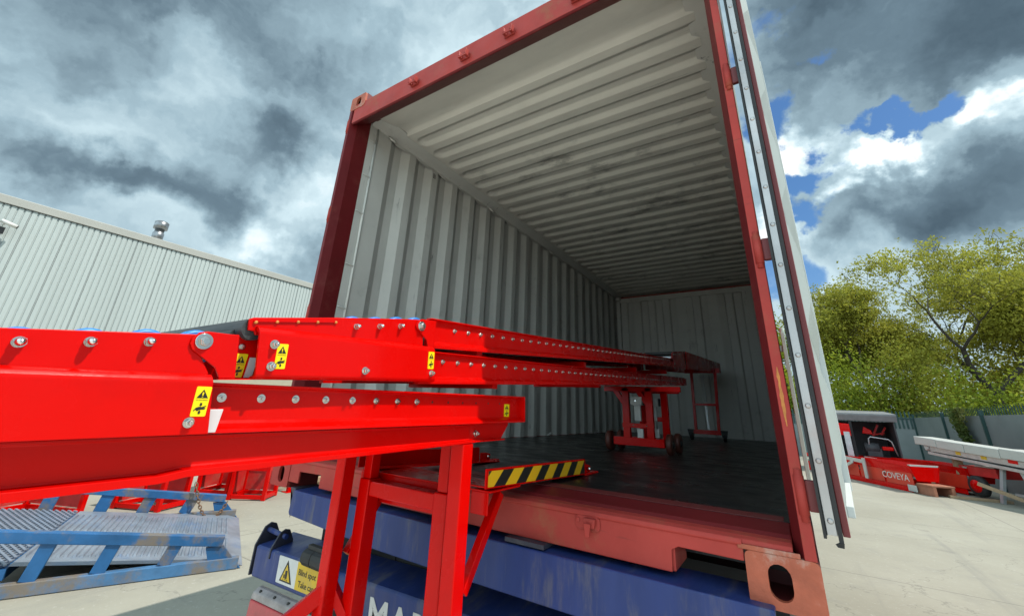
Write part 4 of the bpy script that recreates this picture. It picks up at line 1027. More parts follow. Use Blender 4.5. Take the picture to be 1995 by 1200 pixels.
# ------------------------------------------------------------------ boom conveyor reaching into the container
def build_boom():
    B = thing('boom_conveyor', 'red two tier boom conveyor reaching into the container on a castor stand', 'conveyor', (1.40, 1.0, 0.17))
    RED = M['red']
    XR, XL = 1.59, 1.17
    # curved upper leaf of the head plate
    b = MB()
    b.prism([(-1.034, 0.5735), (-1.026, 0.5775), (-0.921, 0.5985), (-0.856, 0.612), (-0.633, 0.653), (-0.597, 0.6585), (-0.578, 0.6555), (-0.566, 0.640), (-0.563, 0.626), (-0.577, 0.6135), (-0.575, 0.592), (-0.575, 0.575), (-1.016, 0.546), (-1.020, 0.5525), (-1.031, 0.5525)], 'X', 1.599, 1.604)
    def leaf(y):
        t = interp((-1.022, 0.554), (-0.547, 0.583), y); l = interp((-1.010, 0.469), (-0.534, 0.499), y)
        return [(1.6042 + 0.0168 * math.sin(PI / 2 * i / 9), t + 0.0085 - 0.0155 * (1 - math.cos(PI / 2 * i / 9))) for i in range(10)] + [(1.621, l + 0.006), (1.6195, l + 0.0015), (1.613, l - 0.002), (1.596, l - 0.003), (1.596, l + 0.002), (1.612, l + 0.004), (1.615, l + 0.009), (1.615, t - 0.006), (1.606, t)]
    secs = [-1.018, -0.8, -0.66, -0.541]
    n = len(leaf(0)); vs = []
    for i, y in enumerate(secs):
        for x, z in leaf(y):
            t = interp((-1.022, 0.554), (-0.547, 0.583), y)
            vs.append((x, y + ((t - z) * 0.14 if i in (0, 3) else 0), z))
    b.add(vs, [(i * n + j, i * n + (j + 1) % n, (i + 1) * n + (j + 1) % n, (i + 1) * n + j) for i in range(len(secs) - 1) for j in range(n)] +
          [tuple(range(n)), tuple(range(len(vs) - 1, len(vs) - n - 1, -1))])
    b.build('head_plate', RED, B, bevel=0.0012)
    MB().prism([(-1.034, 0.5735), (-0.633, 0.653), (-0.578, 0.6555), (-0.534, 0.499), (-1.010, 0.469)], 'X', XL - 0.015, XL - 0.010).build('head_plate', RED, B)
    for p in ((-0.986, 0.532), (-0.983, 0.4915), (-0.768, 0.504), (-0.5485, 0.5185)): bolt_obj('hex', (1.621, *p), B, 1.0 if p[0] < -0.7 else 0.95)
    row_of_bolts('dome', (1.604, -0.799, 0.602), (1.604, -0.665, 0.628), 3, B, 0.92)
    bolt_obj('pivot', (1.6085, -0.5925, 0.641), B).scale = (1, 1, 1)
    # head plate fold clip with small screws
    MB().prism([(-1.026, 0.5690), (-0.852, 0.6010), (-0.852, 0.6035), (-1.026, 0.5720)], 'X', 1.6041, 1.6075).build('clip_rail', RED, B)
    for y, z in ((-1.022, 0.569), (-0.983, 0.577), (-0.941, 0.585), (-0.898, 0.593), (-0.855, 0.601)):
        k = MB().lathe([(0, 0.0034), (0.004, 0.0030), (0.0045, 0.0014)], (1.604, y, z), (1, 0, 0), 8); k.build('clip_screw', M['rustmark'], B)
    hp = [(-0.612, 0.640), (-0.606, 0.655), (-0.592, 0.661), (-0.560, 0.664), (-0.535, 0.667), (-0.533, 0.590), (-0.558, 0.588), (-0.566, 0.607), (-0.608, 0.632)]
    MB().prism(hp, 'X', 1.6045, 1.6085).build('hinge_plate', RED, B, bevel=0.001)
    sticker(B, -0.977, 0.4875, -0.956, 0.5345, 1.621, -0.05, 0.08); sticker(B, -0.5645, 0.5285, -0.5415, 0.5745, 1.621, -0.05, 0.08)
    MB().prism([(-0.540, 0.5005), (-0.524, 0.5015), (-0.518, 0.541), (-0.535, 0.540)], 'X', 1.600, 1.6025).build('wear_pad', M['pad'], B)
    # rails
    def rail(x, pts_t, pts_b, y0, y1, outer, nm='side_rail'):
        b = MB()
        def sec(y):
            t = interp(*pts_t, y); l = interp(*pts_b, y); s = 1 if outer else -1
            return [(x + s * 0.012, t), (x + s * 0.012, t - 0.003), (x + s * 0.002, t - 0.005), (x, t - 0.009), (x, l + 0.020), (x + s * 0.003, l + 0.0165), (x + s * 0.0125, l + 0.012), (x + s * 0.014, l + 0.008), (x + s * 0.014, l), (x - s * 0.006, l), (x - s * 0.006, t)]
        secs = [y0 + (y1 - y0) * i / 6 for i in range(7)]
        n = len(sec(0)); vs = [(xx, y, z) for y in secs for xx, z in sec(y)]
        b.add(vs, [(i * n + j, i * n + (j + 1) % n, (i + 1) * n + (j + 1) % n, (i + 1) * n + j) for i in range(6) for j in range(n)] + [tuple(range(n)), tuple(range(len(vs) - 1, len(vs) - n - 1, -1))])
        return b.build(nm, RED, B, bevel=0.0006)
    UT, UB = ((-0.502, 0.677), (2.555, 0.933)), ((-0.489, 0.593), (2.588, 0.864))
    LT, LB = ((-0.508, 0.582), (3.126, 0.810)), ((-0.475, 0.495), (3.088, 0.733))
    rail(XR, UT, UB, -0.552, 2.62, True); rail(XL, UT, UB, -0.552, 2.62, False)
    rail(XR, LT, LB, -0.575, 3.10, True); rail(XL, LT, LB, -0.575, 3.10, False)
    uz = lambda y: interp((-0.431, 0.656), (0.355, 0.7245), y)
    lz2 = lambda y: interp((-0.472, 0.558), (-0.036, 0.5835), y)
    row_of_bolts('nut', (XR, -0.431, uz(-0.431)), (XR, -0.431 + 0.0675 * 43, uz(-0.431 + 0.0675 * 43)), 44, B, 0.9)
    row_of_bolts('nut', (XR, -0.472, lz2(-0.472)), (XR, -0.472 + 0.0675 * 47, lz2(-0.472 + 0.0675 * 47)), 48, B, 0.9)
    def rollers(zf, y0, n):
        first = MB().tube((XL + 0.007, y0, zf(y0)), (XR - 0.007, y0, zf(y0)), 0.0235, n=12).build('roller', M['roller'], B)
        for i in range(1, n):
            y = y0 + 0.0675 * i
            dup(first, B, (0, 0.0675 * i, zf(y) - zf(y0)))
    rollers(lambda y: uz(y) - 0.008, -0.431, 44); rollers(lambda y: lz2(y) - 0.006, -0.472, 48)
    # head rollers at the near end
    MB().tube((1.10, -1.020, 0.5565), (1.598, -1.020, 0.5565), 0.0205, n=24).build('head_roller', M['roller'], B)
    MB().tube((1.10, -1.036, 0.5445), (1.572, -1.036, 0.5445), 0.0105, n=20).build('head_roller', M['roller'], B)
    for y, z in ((-0.9415, 0.577), (-0.898, 0.585), (-0.855, 0.593), (-0.985, 0.568)):
        MB().tube((1.16, y, z - 0.004), (1.597, y, z - 0.004), 0.020, n=16).build('roller', M['red_dull'], B)
    for y, z in ((-0.799, 0.602), (-0.733, 0.614), (-0.665, 0.628), (-0.60, 0.640)):
        ro = MB().tube((1.16, y, z - 0.006), (1.575, y, z - 0.006), 0.026, n=16).build('roller', M['galv'], B)
        MB().lathe([(0, 0.028), (0.002, 0.031), (0.018, 0.031), (0.020, 0.028)], (1.576, y, z - 0.006), (1, 0, 0), 24).build('roller_end', M['bluewheel'], ro)
    # cross members
    for y, z in ((-0.3, 0.60), (0.6, 0.665), (1.5, 0.73), (2.4, 0.80)):
        MB().box((XL + 0.007, y, z - 0.015), (XR - 0.007, y + 0.03, z + 0.015)).build('cross_member', RED, B)
    for y, z in ((-0.2, 0.512), (0.8, 0.58), (2.9, 0.735)):
        MB().box((XL + 0.007, y, z - 0.012), (XR - 0.007, y + 0.03, z + 0.012)).build('cross_member', RED, B)
    MB().prism([(3.09, 0.80), (3.20, 0.808), (3.19, 0.742), (3.10, 0.737)], 'X', XR - 0.02, XR + 0.006).build('rail_end', RED, B, bevel=0.002)
    # end head: bracket, black belt end
    b = MB()
    b.prism([(2.63, 0.935), (2.63, 0.985), (2.70, 1.012), (3.20, 1.082), (3.22, 0.900), (2.72, 0.832), (2.62, 0.858), (2.62, 0.88), (2.66, 0.885), (2.66, 0.93)], 'X', XR + 0.001, XR + 0.007)
    b.build('end_bracket', RED, B, bevel=0.001)
    MB().prism([(2.63, 0.935), (2.70, 1.012), (3.20, 1.082), (3.22, 0.900), (2.72, 0.832)], 'X', XL - 0.007, XL - 0.001).build('end_bracket', RED, B)
    for y, z in ((2.68, 0.985), (2.76, 0.995), (2.86, 1.01), (2.96, 1.025), (2.70, 0.90), (2.68, 0.86), (2.9, 0.875), (3.14, 0.90)):
        bolt_obj('nut', (XR + 0.007, y, z), B, 1.0)
    MB().box((XL, 2.60, 0.935), (XR - 0.002, 2.635, 0.955)).build('nose_bar', M['galv'], B)
    MB().box((XL, 2.64, 0.985), (XR - 0.001, 3.16, 1.003), Matrix.Rotation(R(7), 3, 'X')).build('belt_end', M['belt'], B)
    # castor stand
    SY = 2.0
    b = MB()
    b.box((1.172, SY - 0.02, 0.612), (1.764, SY + 0.02, 0.650)); b.box((1.172, SY + 0.24, 0.612), (1.70, SY + 0.28, 0.650))
    b.build('stand_head', RED, B, bevel=0.002)
    for x in (1.345, 1.525):
        for y, xo in ((SY, 0), (SY + 0.26, 0.055)):
            MB().box((x - 0.026 + xo, y - 0.02, 0.268), (x + 0.026 + xo, y + 0.02, 0.640)).build('stand_leg', RED, B, bevel=0.002)
        MB().prism([(x - 0.026, 0.51), (x - 0.10, 0.612), (x - 0.055, 0.612), (x - 0.026, 0.57)], 'Y', SY - 0.018, SY + 0.018).build('stand_brace', RED, B, bevel=0.002)
    MB().box((1.315, SY - 0.026, 0.345), (1.555, SY - 0.0205, 0.378)).build('stand_crossbar', RED, B, bevel=0.002)
    MB().box((1.37, SY + 0.235, 0.395), (1.61, SY + 0.2395, 0.43)).build('stand_crossbar', RED, B, bevel=0.002)
    MB().box((1.240, SY - 0.03, 0.218), (1.625, SY + 0.03, 0.276)).build('stand_base', RED, B, bevel=0.003)
    MB().box((1.240, SY + 0.235, 0.222), (1.625, SY + 0.295, 0.270)).build('stand_base', RED, B, bevel=0.003)
    for x in (1.40, 1.50): bolt_obj('nut', (x, SY - 0.026, 0.362), B, 0.9).rotation_euler = (0, 0, 0)
    for y, xo in ((SY, 0), (SY + 0.24, 0.06)):
        b = MB(); b.box((1.386 + xo, y - 0.03, 0.510), (1.475 + xo, y + 0.02, 0.572)); j = b.build('jack_block', M['jack'], B, bevel=0.003)
        MB().box((1.370 + xo, y - 0.005, 0.512), (1.486 + xo, y + 0.03, 0.572)).build('jack_collar', M['black'], j)
        MB().tube((1.428 + xo, y - 0.031, 0.542), (1.428 + xo, y - 0.034, 0.542), 0.007, n=10).build('jack_screw', M['zinc'], j)
        MB().box((1.411 + xo, y - 0.016, 0.395), (1.459 + xo, y + 0.012, 0.512)).build('jack_tube', M['jack'], j, bevel=0.002)
        MB().box((1.425 + xo, y - 0.014, 0.273), (1.470 + xo, y + 0.010, 0.340)).build('jack_foot', M['jack'], j, bevel=0.002)
    for x in (1.205, 1.660):
        for y in (SY, SY + 0.265):
            w = MB().lathe([(0, 0.045), (0.0, 0.066), (0.006, 0.072), (0.034, 0.072), (0.040, 0.066), (0.040, 0.045)], (x - 0.02, y, 0.243), (1, 0, 0), 24).build('castor_wheel', M['castor'], B)
            MB().lathe([(-0.004, 0.02), (0.006, 0.044), (0.034, 0.044), (0.046, 0.012), (0.052, 0.010)], (x - 0.02, y, 0.243), (1, 0, 0), 16).build('hub', M['black'], w)
    return B
build_boom()

def build_tail_section():
    F = thing('conveyor_extension', 'dark red end section of conveyor at the back of the container on thin castor legs', 'conveyor', (1.5, 4.2, 0.17))
    RED = M['red']
    Y0, Y1 = 3.24, 5.15
    za = lambda y: 1.085 + (y - Y0) * 0.045
    zb = lambda y: 0.905 + (y - Y0) * 0.070
    for x0, dx in ((1.60, 0.10), (1.18, 0.10)):
        b = MB()
        vs = []
        for y in (Y0, Y1):
            x = x0 + dx * (y - Y0) / (Y1 - Y0)
            for xx, z in ((x, zb(y)), (x + 0.006, zb(y)), (x + 0.006, za(y)), (x, za(y))): vs.append((xx, y, z))
        b.add(vs, [(0, 1, 2, 3), (7, 6, 5, 4), (0, 4, 5, 1), (1, 5, 6, 2), (2, 6, 7, 3), (3, 7, 4, 0)])
        b.build('side_plate', RED, F, bevel=0.002)
    b = MB()
    b.add([(1.19, Y0, za(Y0) + 0.004), (1.60, Y0, za(Y0) + 0.004), (1.70, Y1, za(Y1) + 0.004), (1.29, Y1, za(Y1) + 0.004),
           (1.19, Y0, za(Y0) - 0.02), (1.60, Y0, za(Y0) - 0.02), (1.70, Y1, za(Y1) - 0.02), (1.29, Y1, za(Y1) - 0.02)],
          [(0, 1, 2, 3), (7, 6, 5, 4), (0, 4, 5, 1), (1, 5, 6, 2), (2, 6, 7, 3), (3, 7, 4, 0)])
    b.build('belt', M['belt'], F)
    SY = 4.75
    MB().box((1.30, SY - 0.02, 1.005), (1.735, SY + 0.02, 1.065)).build('stand_head', RED, F, bevel=0.002)
    for a, c in ((1.385, 1.372), (1.677, 1.640)):
        MB().bar((a, SY, 1.03), (c, SY, 0.28), 0.034, 0.034, up=(0, 1, 0)).build('stand_leg', RED, F, bevel=0.002)
    MB().box((1.372, SY - 0.03, 0.592), (1.668, SY - 0.02, 0.620)).build('stand_crossbar', RED, F)
    MB().box((1.345, SY - 0.03, 0.246), (1.666, SY + 0.03, 0.298)).build('stand_base', RED, F, bevel=0.002)
    j = MB().box((1.490, SY - 0.02, 0.935), (1.545, SY + 0.02, 0.985)).build('jack_block', M['cover'], F)
    MB().bar((1.512, SY - 0.005, 0.935), (1.525, SY - 0.005, 0.64), 0.035, 0.025, up=(0, 1, 0)).build('jack_tube', M['cover'], j)
    MB().bar((1.525, SY - 0.034, 0.59), (1.530, SY - 0.034, 0.31), 0.022, 0.02, up=(0, 1, 0)).build('jack_tube', M['galv'], j)
    for x in (1.31, 1.70):
        c = MB().prism([(x - 0.04, 0.30), (x + 0.04, 0.30), (x + 0.025, 0.22), (x - 0.025, 0.22)], 'Y', SY - 0.03, SY + 0.03).build('castor_fork', M['black'], F)
        MB().tube((x - 0.016, SY + 0.02, 0.226), (x + 0.016, SY + 0.02, 0.226), 0.055, n=20).build('castor_wheel', M['black'], c)
build_tail_section()

# ------------------------------------------------------------------ warehouse on the left
def build_warehouse():
    k = 2.6                                              # lateral distance from the camera over the reference plane
    XW = 2.4321 - 7.832 * k
    ZR = 0.4344 + (2.615 - 0.4344) * k                   # eaves
    Wh = thing('warehouse', 'long pale grey ribbed metal clad warehouse with a cream eaves trim', 'building', (XW, 10, GZ))
    P = 0.158
    ya, yb = -18.0, 42.0
    ys = []
    y = ya
    while y < yb:
        ys += [(y, 0.0), (y + 0.112, 0.0), (y + 0.122, -0.028), (y + 0.148, -0.028)]
        y += P
    b = MB()
    n = len(ys)
    vs = [(XW + d, yy, z) for z in (GZ, ZR - 0.12) for yy, d in ys]
    b.add(vs, [(i, i + 1, n + i + 1, n + i) for i in range(n - 1)])
    b.build('wall_cladding', M['clad'], Wh, fix=False)
    b = MB()
    b.box((XW - 12, ya, GZ), (XW - 0.2, yb, ZR - 0.2))
    b.build('building_core', M['cladline'], Wh)
    # dark filler under the eaves, seen between the ribs
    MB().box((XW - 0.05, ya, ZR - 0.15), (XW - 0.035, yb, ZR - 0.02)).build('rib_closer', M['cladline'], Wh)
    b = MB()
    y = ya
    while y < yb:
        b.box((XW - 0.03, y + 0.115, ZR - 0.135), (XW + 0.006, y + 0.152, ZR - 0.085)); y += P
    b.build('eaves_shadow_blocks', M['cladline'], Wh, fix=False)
    lp = MB()
    y = ya + 0.118
    while y < yb:
        lp.box((XW - 0.027, y, GZ), (XW + 0.004, y + 0.012, ZR - 0.14)); y += P * 6
    lp.build('sheet_laps', M['cladline2'], Wh, fix=False)
    b = MB().prism([(XW - 0.1, ZR - 0.10), (XW + 0.05, ZR - 0.10), (XW + 0.06, ZR + 0.16), (XW - 0.06, ZR + 0.20), (XW - 0.3, ZR + 0.16)], 'Y', ya, yb)
    b.build('eaves_trim', M['fascia'], Wh, bevel=0.01)
    b = MB().prism([(XW - 0.2, ZR + 0.05), (XW - 0.2, ZR + 0.12), (XW - 6, ZR + 0.55), (XW - 12, ZR + 0.1), (XW - 12, ZR - 0.1)], 'Y', ya, yb)
    b.build('roof', M['fascia'], Wh)
    MB().box((XW - 0.02, ya, GZ), (XW + 0.05, yb, 1.35)).build('lower_wall', M['beige'], Wh)
    # flue
    fy, fx = 3.62, XW - 0.5
    fz = ZR
    b = MB()
    b.lathe([(-0.2, 0.17), (0.3, 0.17), (0.32, 0.19), (0.55, 0.19), (0.57, 0.16), (0.72, 0.16)], (fx, fy, fz), (0, 0, 1), 20)
    M['flue'] = mat('dull_flue_metal', (0.30, 0.31, 0.32), 0.35, metal=0.85, var=0.3, vscale=6)
    fl = b.build('flue', M['flue'], Wh)
    MB().lathe([(0.72, 0.16), (0.74, 0.24), (1.02, 0.24), (1.03, 0.21), (1.06, 0.19)], (fx, fy, fz), (0, 0, 1), 24).build('flue_cowl', M['flue'], fl)
    # cameras fixed below the eaves
    for (y, z, lab) in ((-0.27, 5.30, 'white bullet security camera with hanging junction box under warehouse eaves, right of two'),
                        (-0.72, 5.36, 'security camera cut by the left photo edge, left of two under the eaves')):
        c = thing('security_camera', lab, 'camera', (XW, y, z), 0, 'security cameras under the warehouse eaves')
        q = MB(); q.tube((XW + 0.02, y - 0.04, z), (XW + 0.30, y - 0.02, z - 0.02), 0.022); q.build('bracket', M['camwhite'], c)
        q = MB(); q.tube((XW + 0.30, y - 0.12, z + 0.06), (XW + 0.34, y + 0.24, z - 0.04), 0.062, n=14); q.build('housing', M['camwhite'], c)
        q = MB(); q.tube((XW + 0.341, y + 0.242, z - 0.041), (XW + 0.343, y + 0.26, z - 0.045), 0.058, n=14); q.build('lens', M['ink'], c)
        q = MB(); q.box((XW + 0.1, y - 0.10, z - 0.32), (XW + 0.16, y + 0.04, z - 0.10)); q.build('junction_box', M['shed'], c)
build_warehouse()

# ------------------------------------------------------------------ things on the ground to the left
def build_ramp():
    O = Vector((-2.49, 1.32, 0)); u = Vector((-0.41003, -0.91207, 0)); w = Vector((-0.91207, 0.41003, 0))
    Rm = thing('loading_ramp', 'worn blue steel yard ramp with expanded metal deck lying on the concrete', 'ramp', (-3.8, 0.2, GZ))
    LEN = 4.2
    def P(a, t, z): return O + u * a + w * t + Vector((0, 0, z))
    def rail(t, wd):
        rb = MB()
        rb.bar(P(0.03, t, -1.146), P(LEN, t, -1.146), wd, 0.10)
        tp = 0.1
        r = rb.build('bottom_rail', M['ramprust'], Rm, bevel=0.006)
        z0 = lambda a: -0.945 + (a - 0.2) * 0.122
        b = MB(); b.bar(P(0.20, t, z0(0.20)), P(LEN, t, z0(LEN)), wd + 0.01, 0.088)
        b.build('top_rail', M['rampblue'], Rm, bevel=0.006)
        b = MB(); vs = [P(0.0, t + s * wd * 0.3, -1.2) for s in (-1, 1)] + [P(0.30, t + s * wd * 0.3, -1.10) for s in (-1, 1)] + [P(0.34, t + s * wd * 0.3, -0.99) for s in (-1, 1)] + [P(0.19, t + s * wd * 0.3, -0.985) for s in (-1, 1)]
        b.add(vs, [(0, 2, 4, 6), (7, 5, 3, 1), (0, 1, 3, 2), (2, 3, 5, 4), (4, 5, 7, 6), (6, 7, 1, 0)])
        b.build('end_gusset', M['rampblue'], Rm)
        for a in (0.62, 1.09, 1.53, 2.05, 2.6, 3.2, 3.8):
            b = MB(); b.bar(P(a + 0.03, t, -1.10), P(a - 0.03, t, z0(a) - 0.04), 0.105 if t < 1 else 0.13, wd * 0.7, up=w)
            b.build('rail_post', M['rampblue'], Rm, bevel=0.004)
    rail(0.04, 0.075); rail(2.22, 0.075)
    dz = lambda a: -1.165 + a * 0.105
    # pressed deck plate with cross ribs, and tip
    b = MB()
    na = 46
    aa = [0.12 + (1.72 - 0.12) * i / (na * 4) for i in range(na * 4 + 1)]
    b.grid(lambda a, t: tuple(P(a, t, dz(a) + (0.015 if (0.32 < t < 0.95 or 1.2 < t < 1.95) else 0) * (1 if math.sin(a * 2 * PI / 0.056) > 0.2 else 0))), aa, [0.09, 0.30, 0.34, 0.93, 0.97, 1.18, 1.22, 1.93, 1.97, 2.17], smooth=False)
    b.build('deck_plate', M['deck'], Rm, fix=False)
    b = MB(); vs = [P(0.12, 0.09, dz(0.12)), P(0.12, 2.17, dz(0.12)), P(-0.02, 2.17, -1.196), P(-0.02, 0.09, -1.196)]
    b.add([tuple(v) for v in vs] + [tuple(Vector(v) - Vector((0, 0, 0.006))) for v in vs], [(0, 1, 2, 3), (7, 6, 5, 4), (0, 4, 5, 1), (1, 5, 6, 2), (2, 6, 7, 3), (3, 7, 4, 0)])
    b.build('tip_plate', M['deck'], Rm)
    # expanded metal deck: diagonal bars, both ways
    b = MB()
    a0, a1 = 1.74, LEN
    t0, t1 = 0.09, 2.17
    step = 0.058
    nx = int((a1 - a0 + (t1 - t0)) / step) + 2
    for sgn in (1, -1):
        for i in range(nx * 2):
            # line a = c + sgn*0.55*t
            c = a0 - 1.4 + i * step
            pts = []
            for t in (t0, t1):
                pts.append((c + sgn * 0.55 * (t - t0), t))
            (p0a, p0t), (p1a, p1t) = pts
            # clip in a
            def cl(pa, pt, qa, qt):
                if pa == qa: return None
                s0, s1 = 0.0, 1.0
                for lim, gt in ((a0, True), (a1, False)):
                    ta = (lim - pa) / (qa - pa)
                    if (qa > pa) == gt: s0 = max(s0, ta)
                    else: s1 = min(s1, ta)
                if s0 >= s1: return None
                return (pa + (qa - pa) * s0, pt + (qt - pt) * s0, pa + (qa - pa) * s1, pt + (qt - pt) * s1)
            r = cl(p0a, p0t, p1a, p1t)
            if r:
                q0 = P(r[0], r[1], dz(r[0]) + sgn * 0.004); q1 = P(r[2], r[3], dz(r[2]) + sgn * 0.004)
                b.bar(q0, q1, 0.019, 0.012)
    b.build('grating_deck', M['grate'], Rm, fix=False)
    for a in (1.75, 2.6, 3.5):
        b = MB(); b.bar(P(a, 0.08, dz(a) - 0.06), P(a, 2.18, dz(a) - 0.06), 0.06, 0.08); b.build('deck_bearer', M['rampblue'], Rm)
    # chain hung on the far rail
    ch = []
    p0, p1 = P(0.74, 2.24, -0.74), P(0.20, 2.20, -0.96)
    p0 = P(0.60, 2.14, -0.72); p1 = P(0.17, 2.16, -0.98); low = P(0.37, 2.10, -1.16)
    b = MB()
    N = 26
    pts = []
    for i in range(N + 1):
        t = i / N
        a = (1 - t) ** 2; bq = 2 * t * (1 - t); c = t * t
        mid = low * 2 - (p0 + p1) / 2
        pts.append(p0 * a + mid * bq + p1 * c)
    for i in range(N):
        m = (pts[i] + pts[i + 1]) / 2; d = (pts[i + 1] - pts[i]); L = d.length; d.normalize()
        s = d.cross(w).normalized() if i % 2 == 0 else w.copy()
        s = (s - d * s.dot(d)).normalized()
        ring = []
        for j in range(12):
            an = 2 * PI * j / 12
            ring.append(m + d * math.cos(an) * L * 0.72 + s * math.sin(an) * 0.017)
        b.path(ring, 0.006, 6, closed=True)
    o = b.build('chain', M['chain'], fix=False)
    tag(o, 'rusty steel chain hanging in a loop over the far rail of the blue ramp', 'chain')
build_ramp()

def frame_box(label, loc, rz, sx, sy, sz, braced=True, mats='red'):
    """welded red steel frame leaning in the yard; local axes"""
    f = thing('steel_frame', label, 'frame', loc, rz, 'red steel frames stored behind the blue ramp', local=True)  # plain welded steel frame, an open box of bars
    t = 0.06
    for x in (0, sx - t):
        for y in (0, sy - t):
            MB().box((x, y, 0), (x + t, y + t, sz)).build('upright', M[mats], f, bevel=0.004)
    for z in (0.02, sz * 0.55, sz - t):
        for y in (0.005, sy - t + 0.005):
            MB().box((t + 0.001, y, z), (sx - t - 0.001, y + t - 0.01, z + t)).build('crossbar', M[mats], f, bevel=0.003)
        for x in (0.005, sx - t + 0.005):
            MB().box((x, t + 0.001, z), (x + t - 0.01, sy - t - 0.001, z + t)).build('crossbar', M[mats], f, bevel=0.003)
    if braced:
        MB().box((t, sy - 0.03, 0.09), (sx - t, sy - 0.02, sz * 0.98)).build('side_sheet', M['red_dull'], f)
        MB().box((0.02, t, 0.09), (0.03, sy - t, sz * 0.98)).build('side_sheet', M['red_dull'], f)
    return f
frame_box('red steel frame nearest the white post, standing on pale concrete', (-5.75, 2.62, GZ), R(38), 0.62, 0.5, 0.82)
frame_box('red steel frame between the chain and the frame by the white post', (-6.55, 2.45, GZ), R(30), 0.6, 0.6, 0.9)
frame_box('red steel frame seen through the far rail of the blue ramp', (-6.25, 1.25, GZ), R(26), 0.8, 0.5, 0.75)
frame_box('red steel frame behind the grating end of the ramp', (-6.75, 0.05, GZ), R(24), 1.0, 0.5, 0.72)
pst = MB().box((-6.10, 3.30, GZ), (-5.98, 3.46, 0.30)).build('white_post', M['white'], bevel=0.01)
tag(pst, 'white square post between a red frame and the beige cabinet', 'post')
def build_cabinet():
    c = thing('beige_cabinet', 'tall beige metal storage cabinet behind the left end of the trailer', 'cabinet', (-6.0, 4.0, GZ))
    MB().box((-6.9, 3.50, GZ), (-6.02, 5.3, 0.42)).build('body', M['beige'], c, bevel=0.01)
    MB().box((-6.019, 3.54, GZ + 0.08), (-6.0, 4.3, 0.36)).build('door', M['beige'], c, bevel=0.004)
    MB().box((-6.019, 4.34, GZ + 0.08), (-6.0, 5.2, 0.36)).build('door', M['beige'], c, bevel=0.004)
build_cabinet()
t = MB().box((-5.75, 3.66, GZ), (-5.68, 3.74, -0.55)); t.box((-5.80, 3.60, GZ), (-5.62, 3.80, GZ + 0.012))
tag(t.build('red_bollard', M['red'], bevel=0.004), 'thin red post at the foot of the beige cabinet', 'post')
tb = MB()
for i, z in enumerate((GZ + 0.002, GZ + 0.085, GZ + 0.168)): tb.box((-5.55 + 0.02 * i, 3.72, z), (-5.40 + 0.02 * i, 4.7, z + 0.08))
tag(tb.build('timber_stack', M['wood'], bevel=0.004), 'short stack of brown timber lying beside the thin red post', 'timber')

# ------------------------------------------------------------------ yard to the right: fence, shed, spare conveyors
def build_fence():
    F = thing('palisade_fence', 'grey sheeted boundary fence with dark green posts and spiked top', 'fence', (7.35, 20, GZ))
    ZT = 0.90
    pts = [Vector((7.75, 11.2, 0)), Vector((7.60, 14.9, 0)), Vector((7.40, 17.9, 0)), Vector((7.38, 22.0, 0)), Vector((7.25, 26.2, 0)), Vector((4.6, 27.0, 0)), Vector((1.9, 27.3, 0)), Vector((-1.0, 27.6, 0))]
    for i, p in enumerate(pts):
        MB().box((p.x - 0.05, p.y - 0.05, GZ), (p.x + 0.05, p.y + 0.05, ZT + 0.15)).build('fence_post', M['fencegreen'], F)
        if i == len(pts) - 1: break
        q = pts[i + 1]; d = (q - p); L = d.length; d.normalize()
        off = Vector((d.y, -d.x, 0)) * -0.07
        if off.x < 0 and abs(d.x) < 0.5: off = -off
        b = MB(); b.bar(p + off * 0.4 + Vector((0, 0, (GZ + ZT) / 2)), q + off * 0.4 + Vector((0, 0, (GZ + ZT) / 2)), 0.02, ZT - GZ)
        b.build('fence_sheet', M['fencepanel'], F)
        b = MB(); b.bar(p + off + Vector((0, 0, ZT - 0.05)), q + off + Vector((0, 0, ZT - 0.05)), 0.04, 0.05)
        n = int(L / 0.15)
        for k in range(n):
            c = p + d * (0.1 + k * 0.15) + off
            b.bar(c + Vector((0, 0, ZT - 0.5)), c + Vector((0, 0, ZT + 0.20)), 0.07, 0.004, up=(d.y, -d.x, 0))
            v0 = [c + d * s * 0.035 + Vector((0, 0, ZT + 0.20)) for s in (-1, 1)] + [c + Vector((0, 0, ZT + 0.30))]
            b.add(v0, [(0, 1, 2)])
        b.build('pales', M['fencegreen'], F, fix=False)
build_fence()

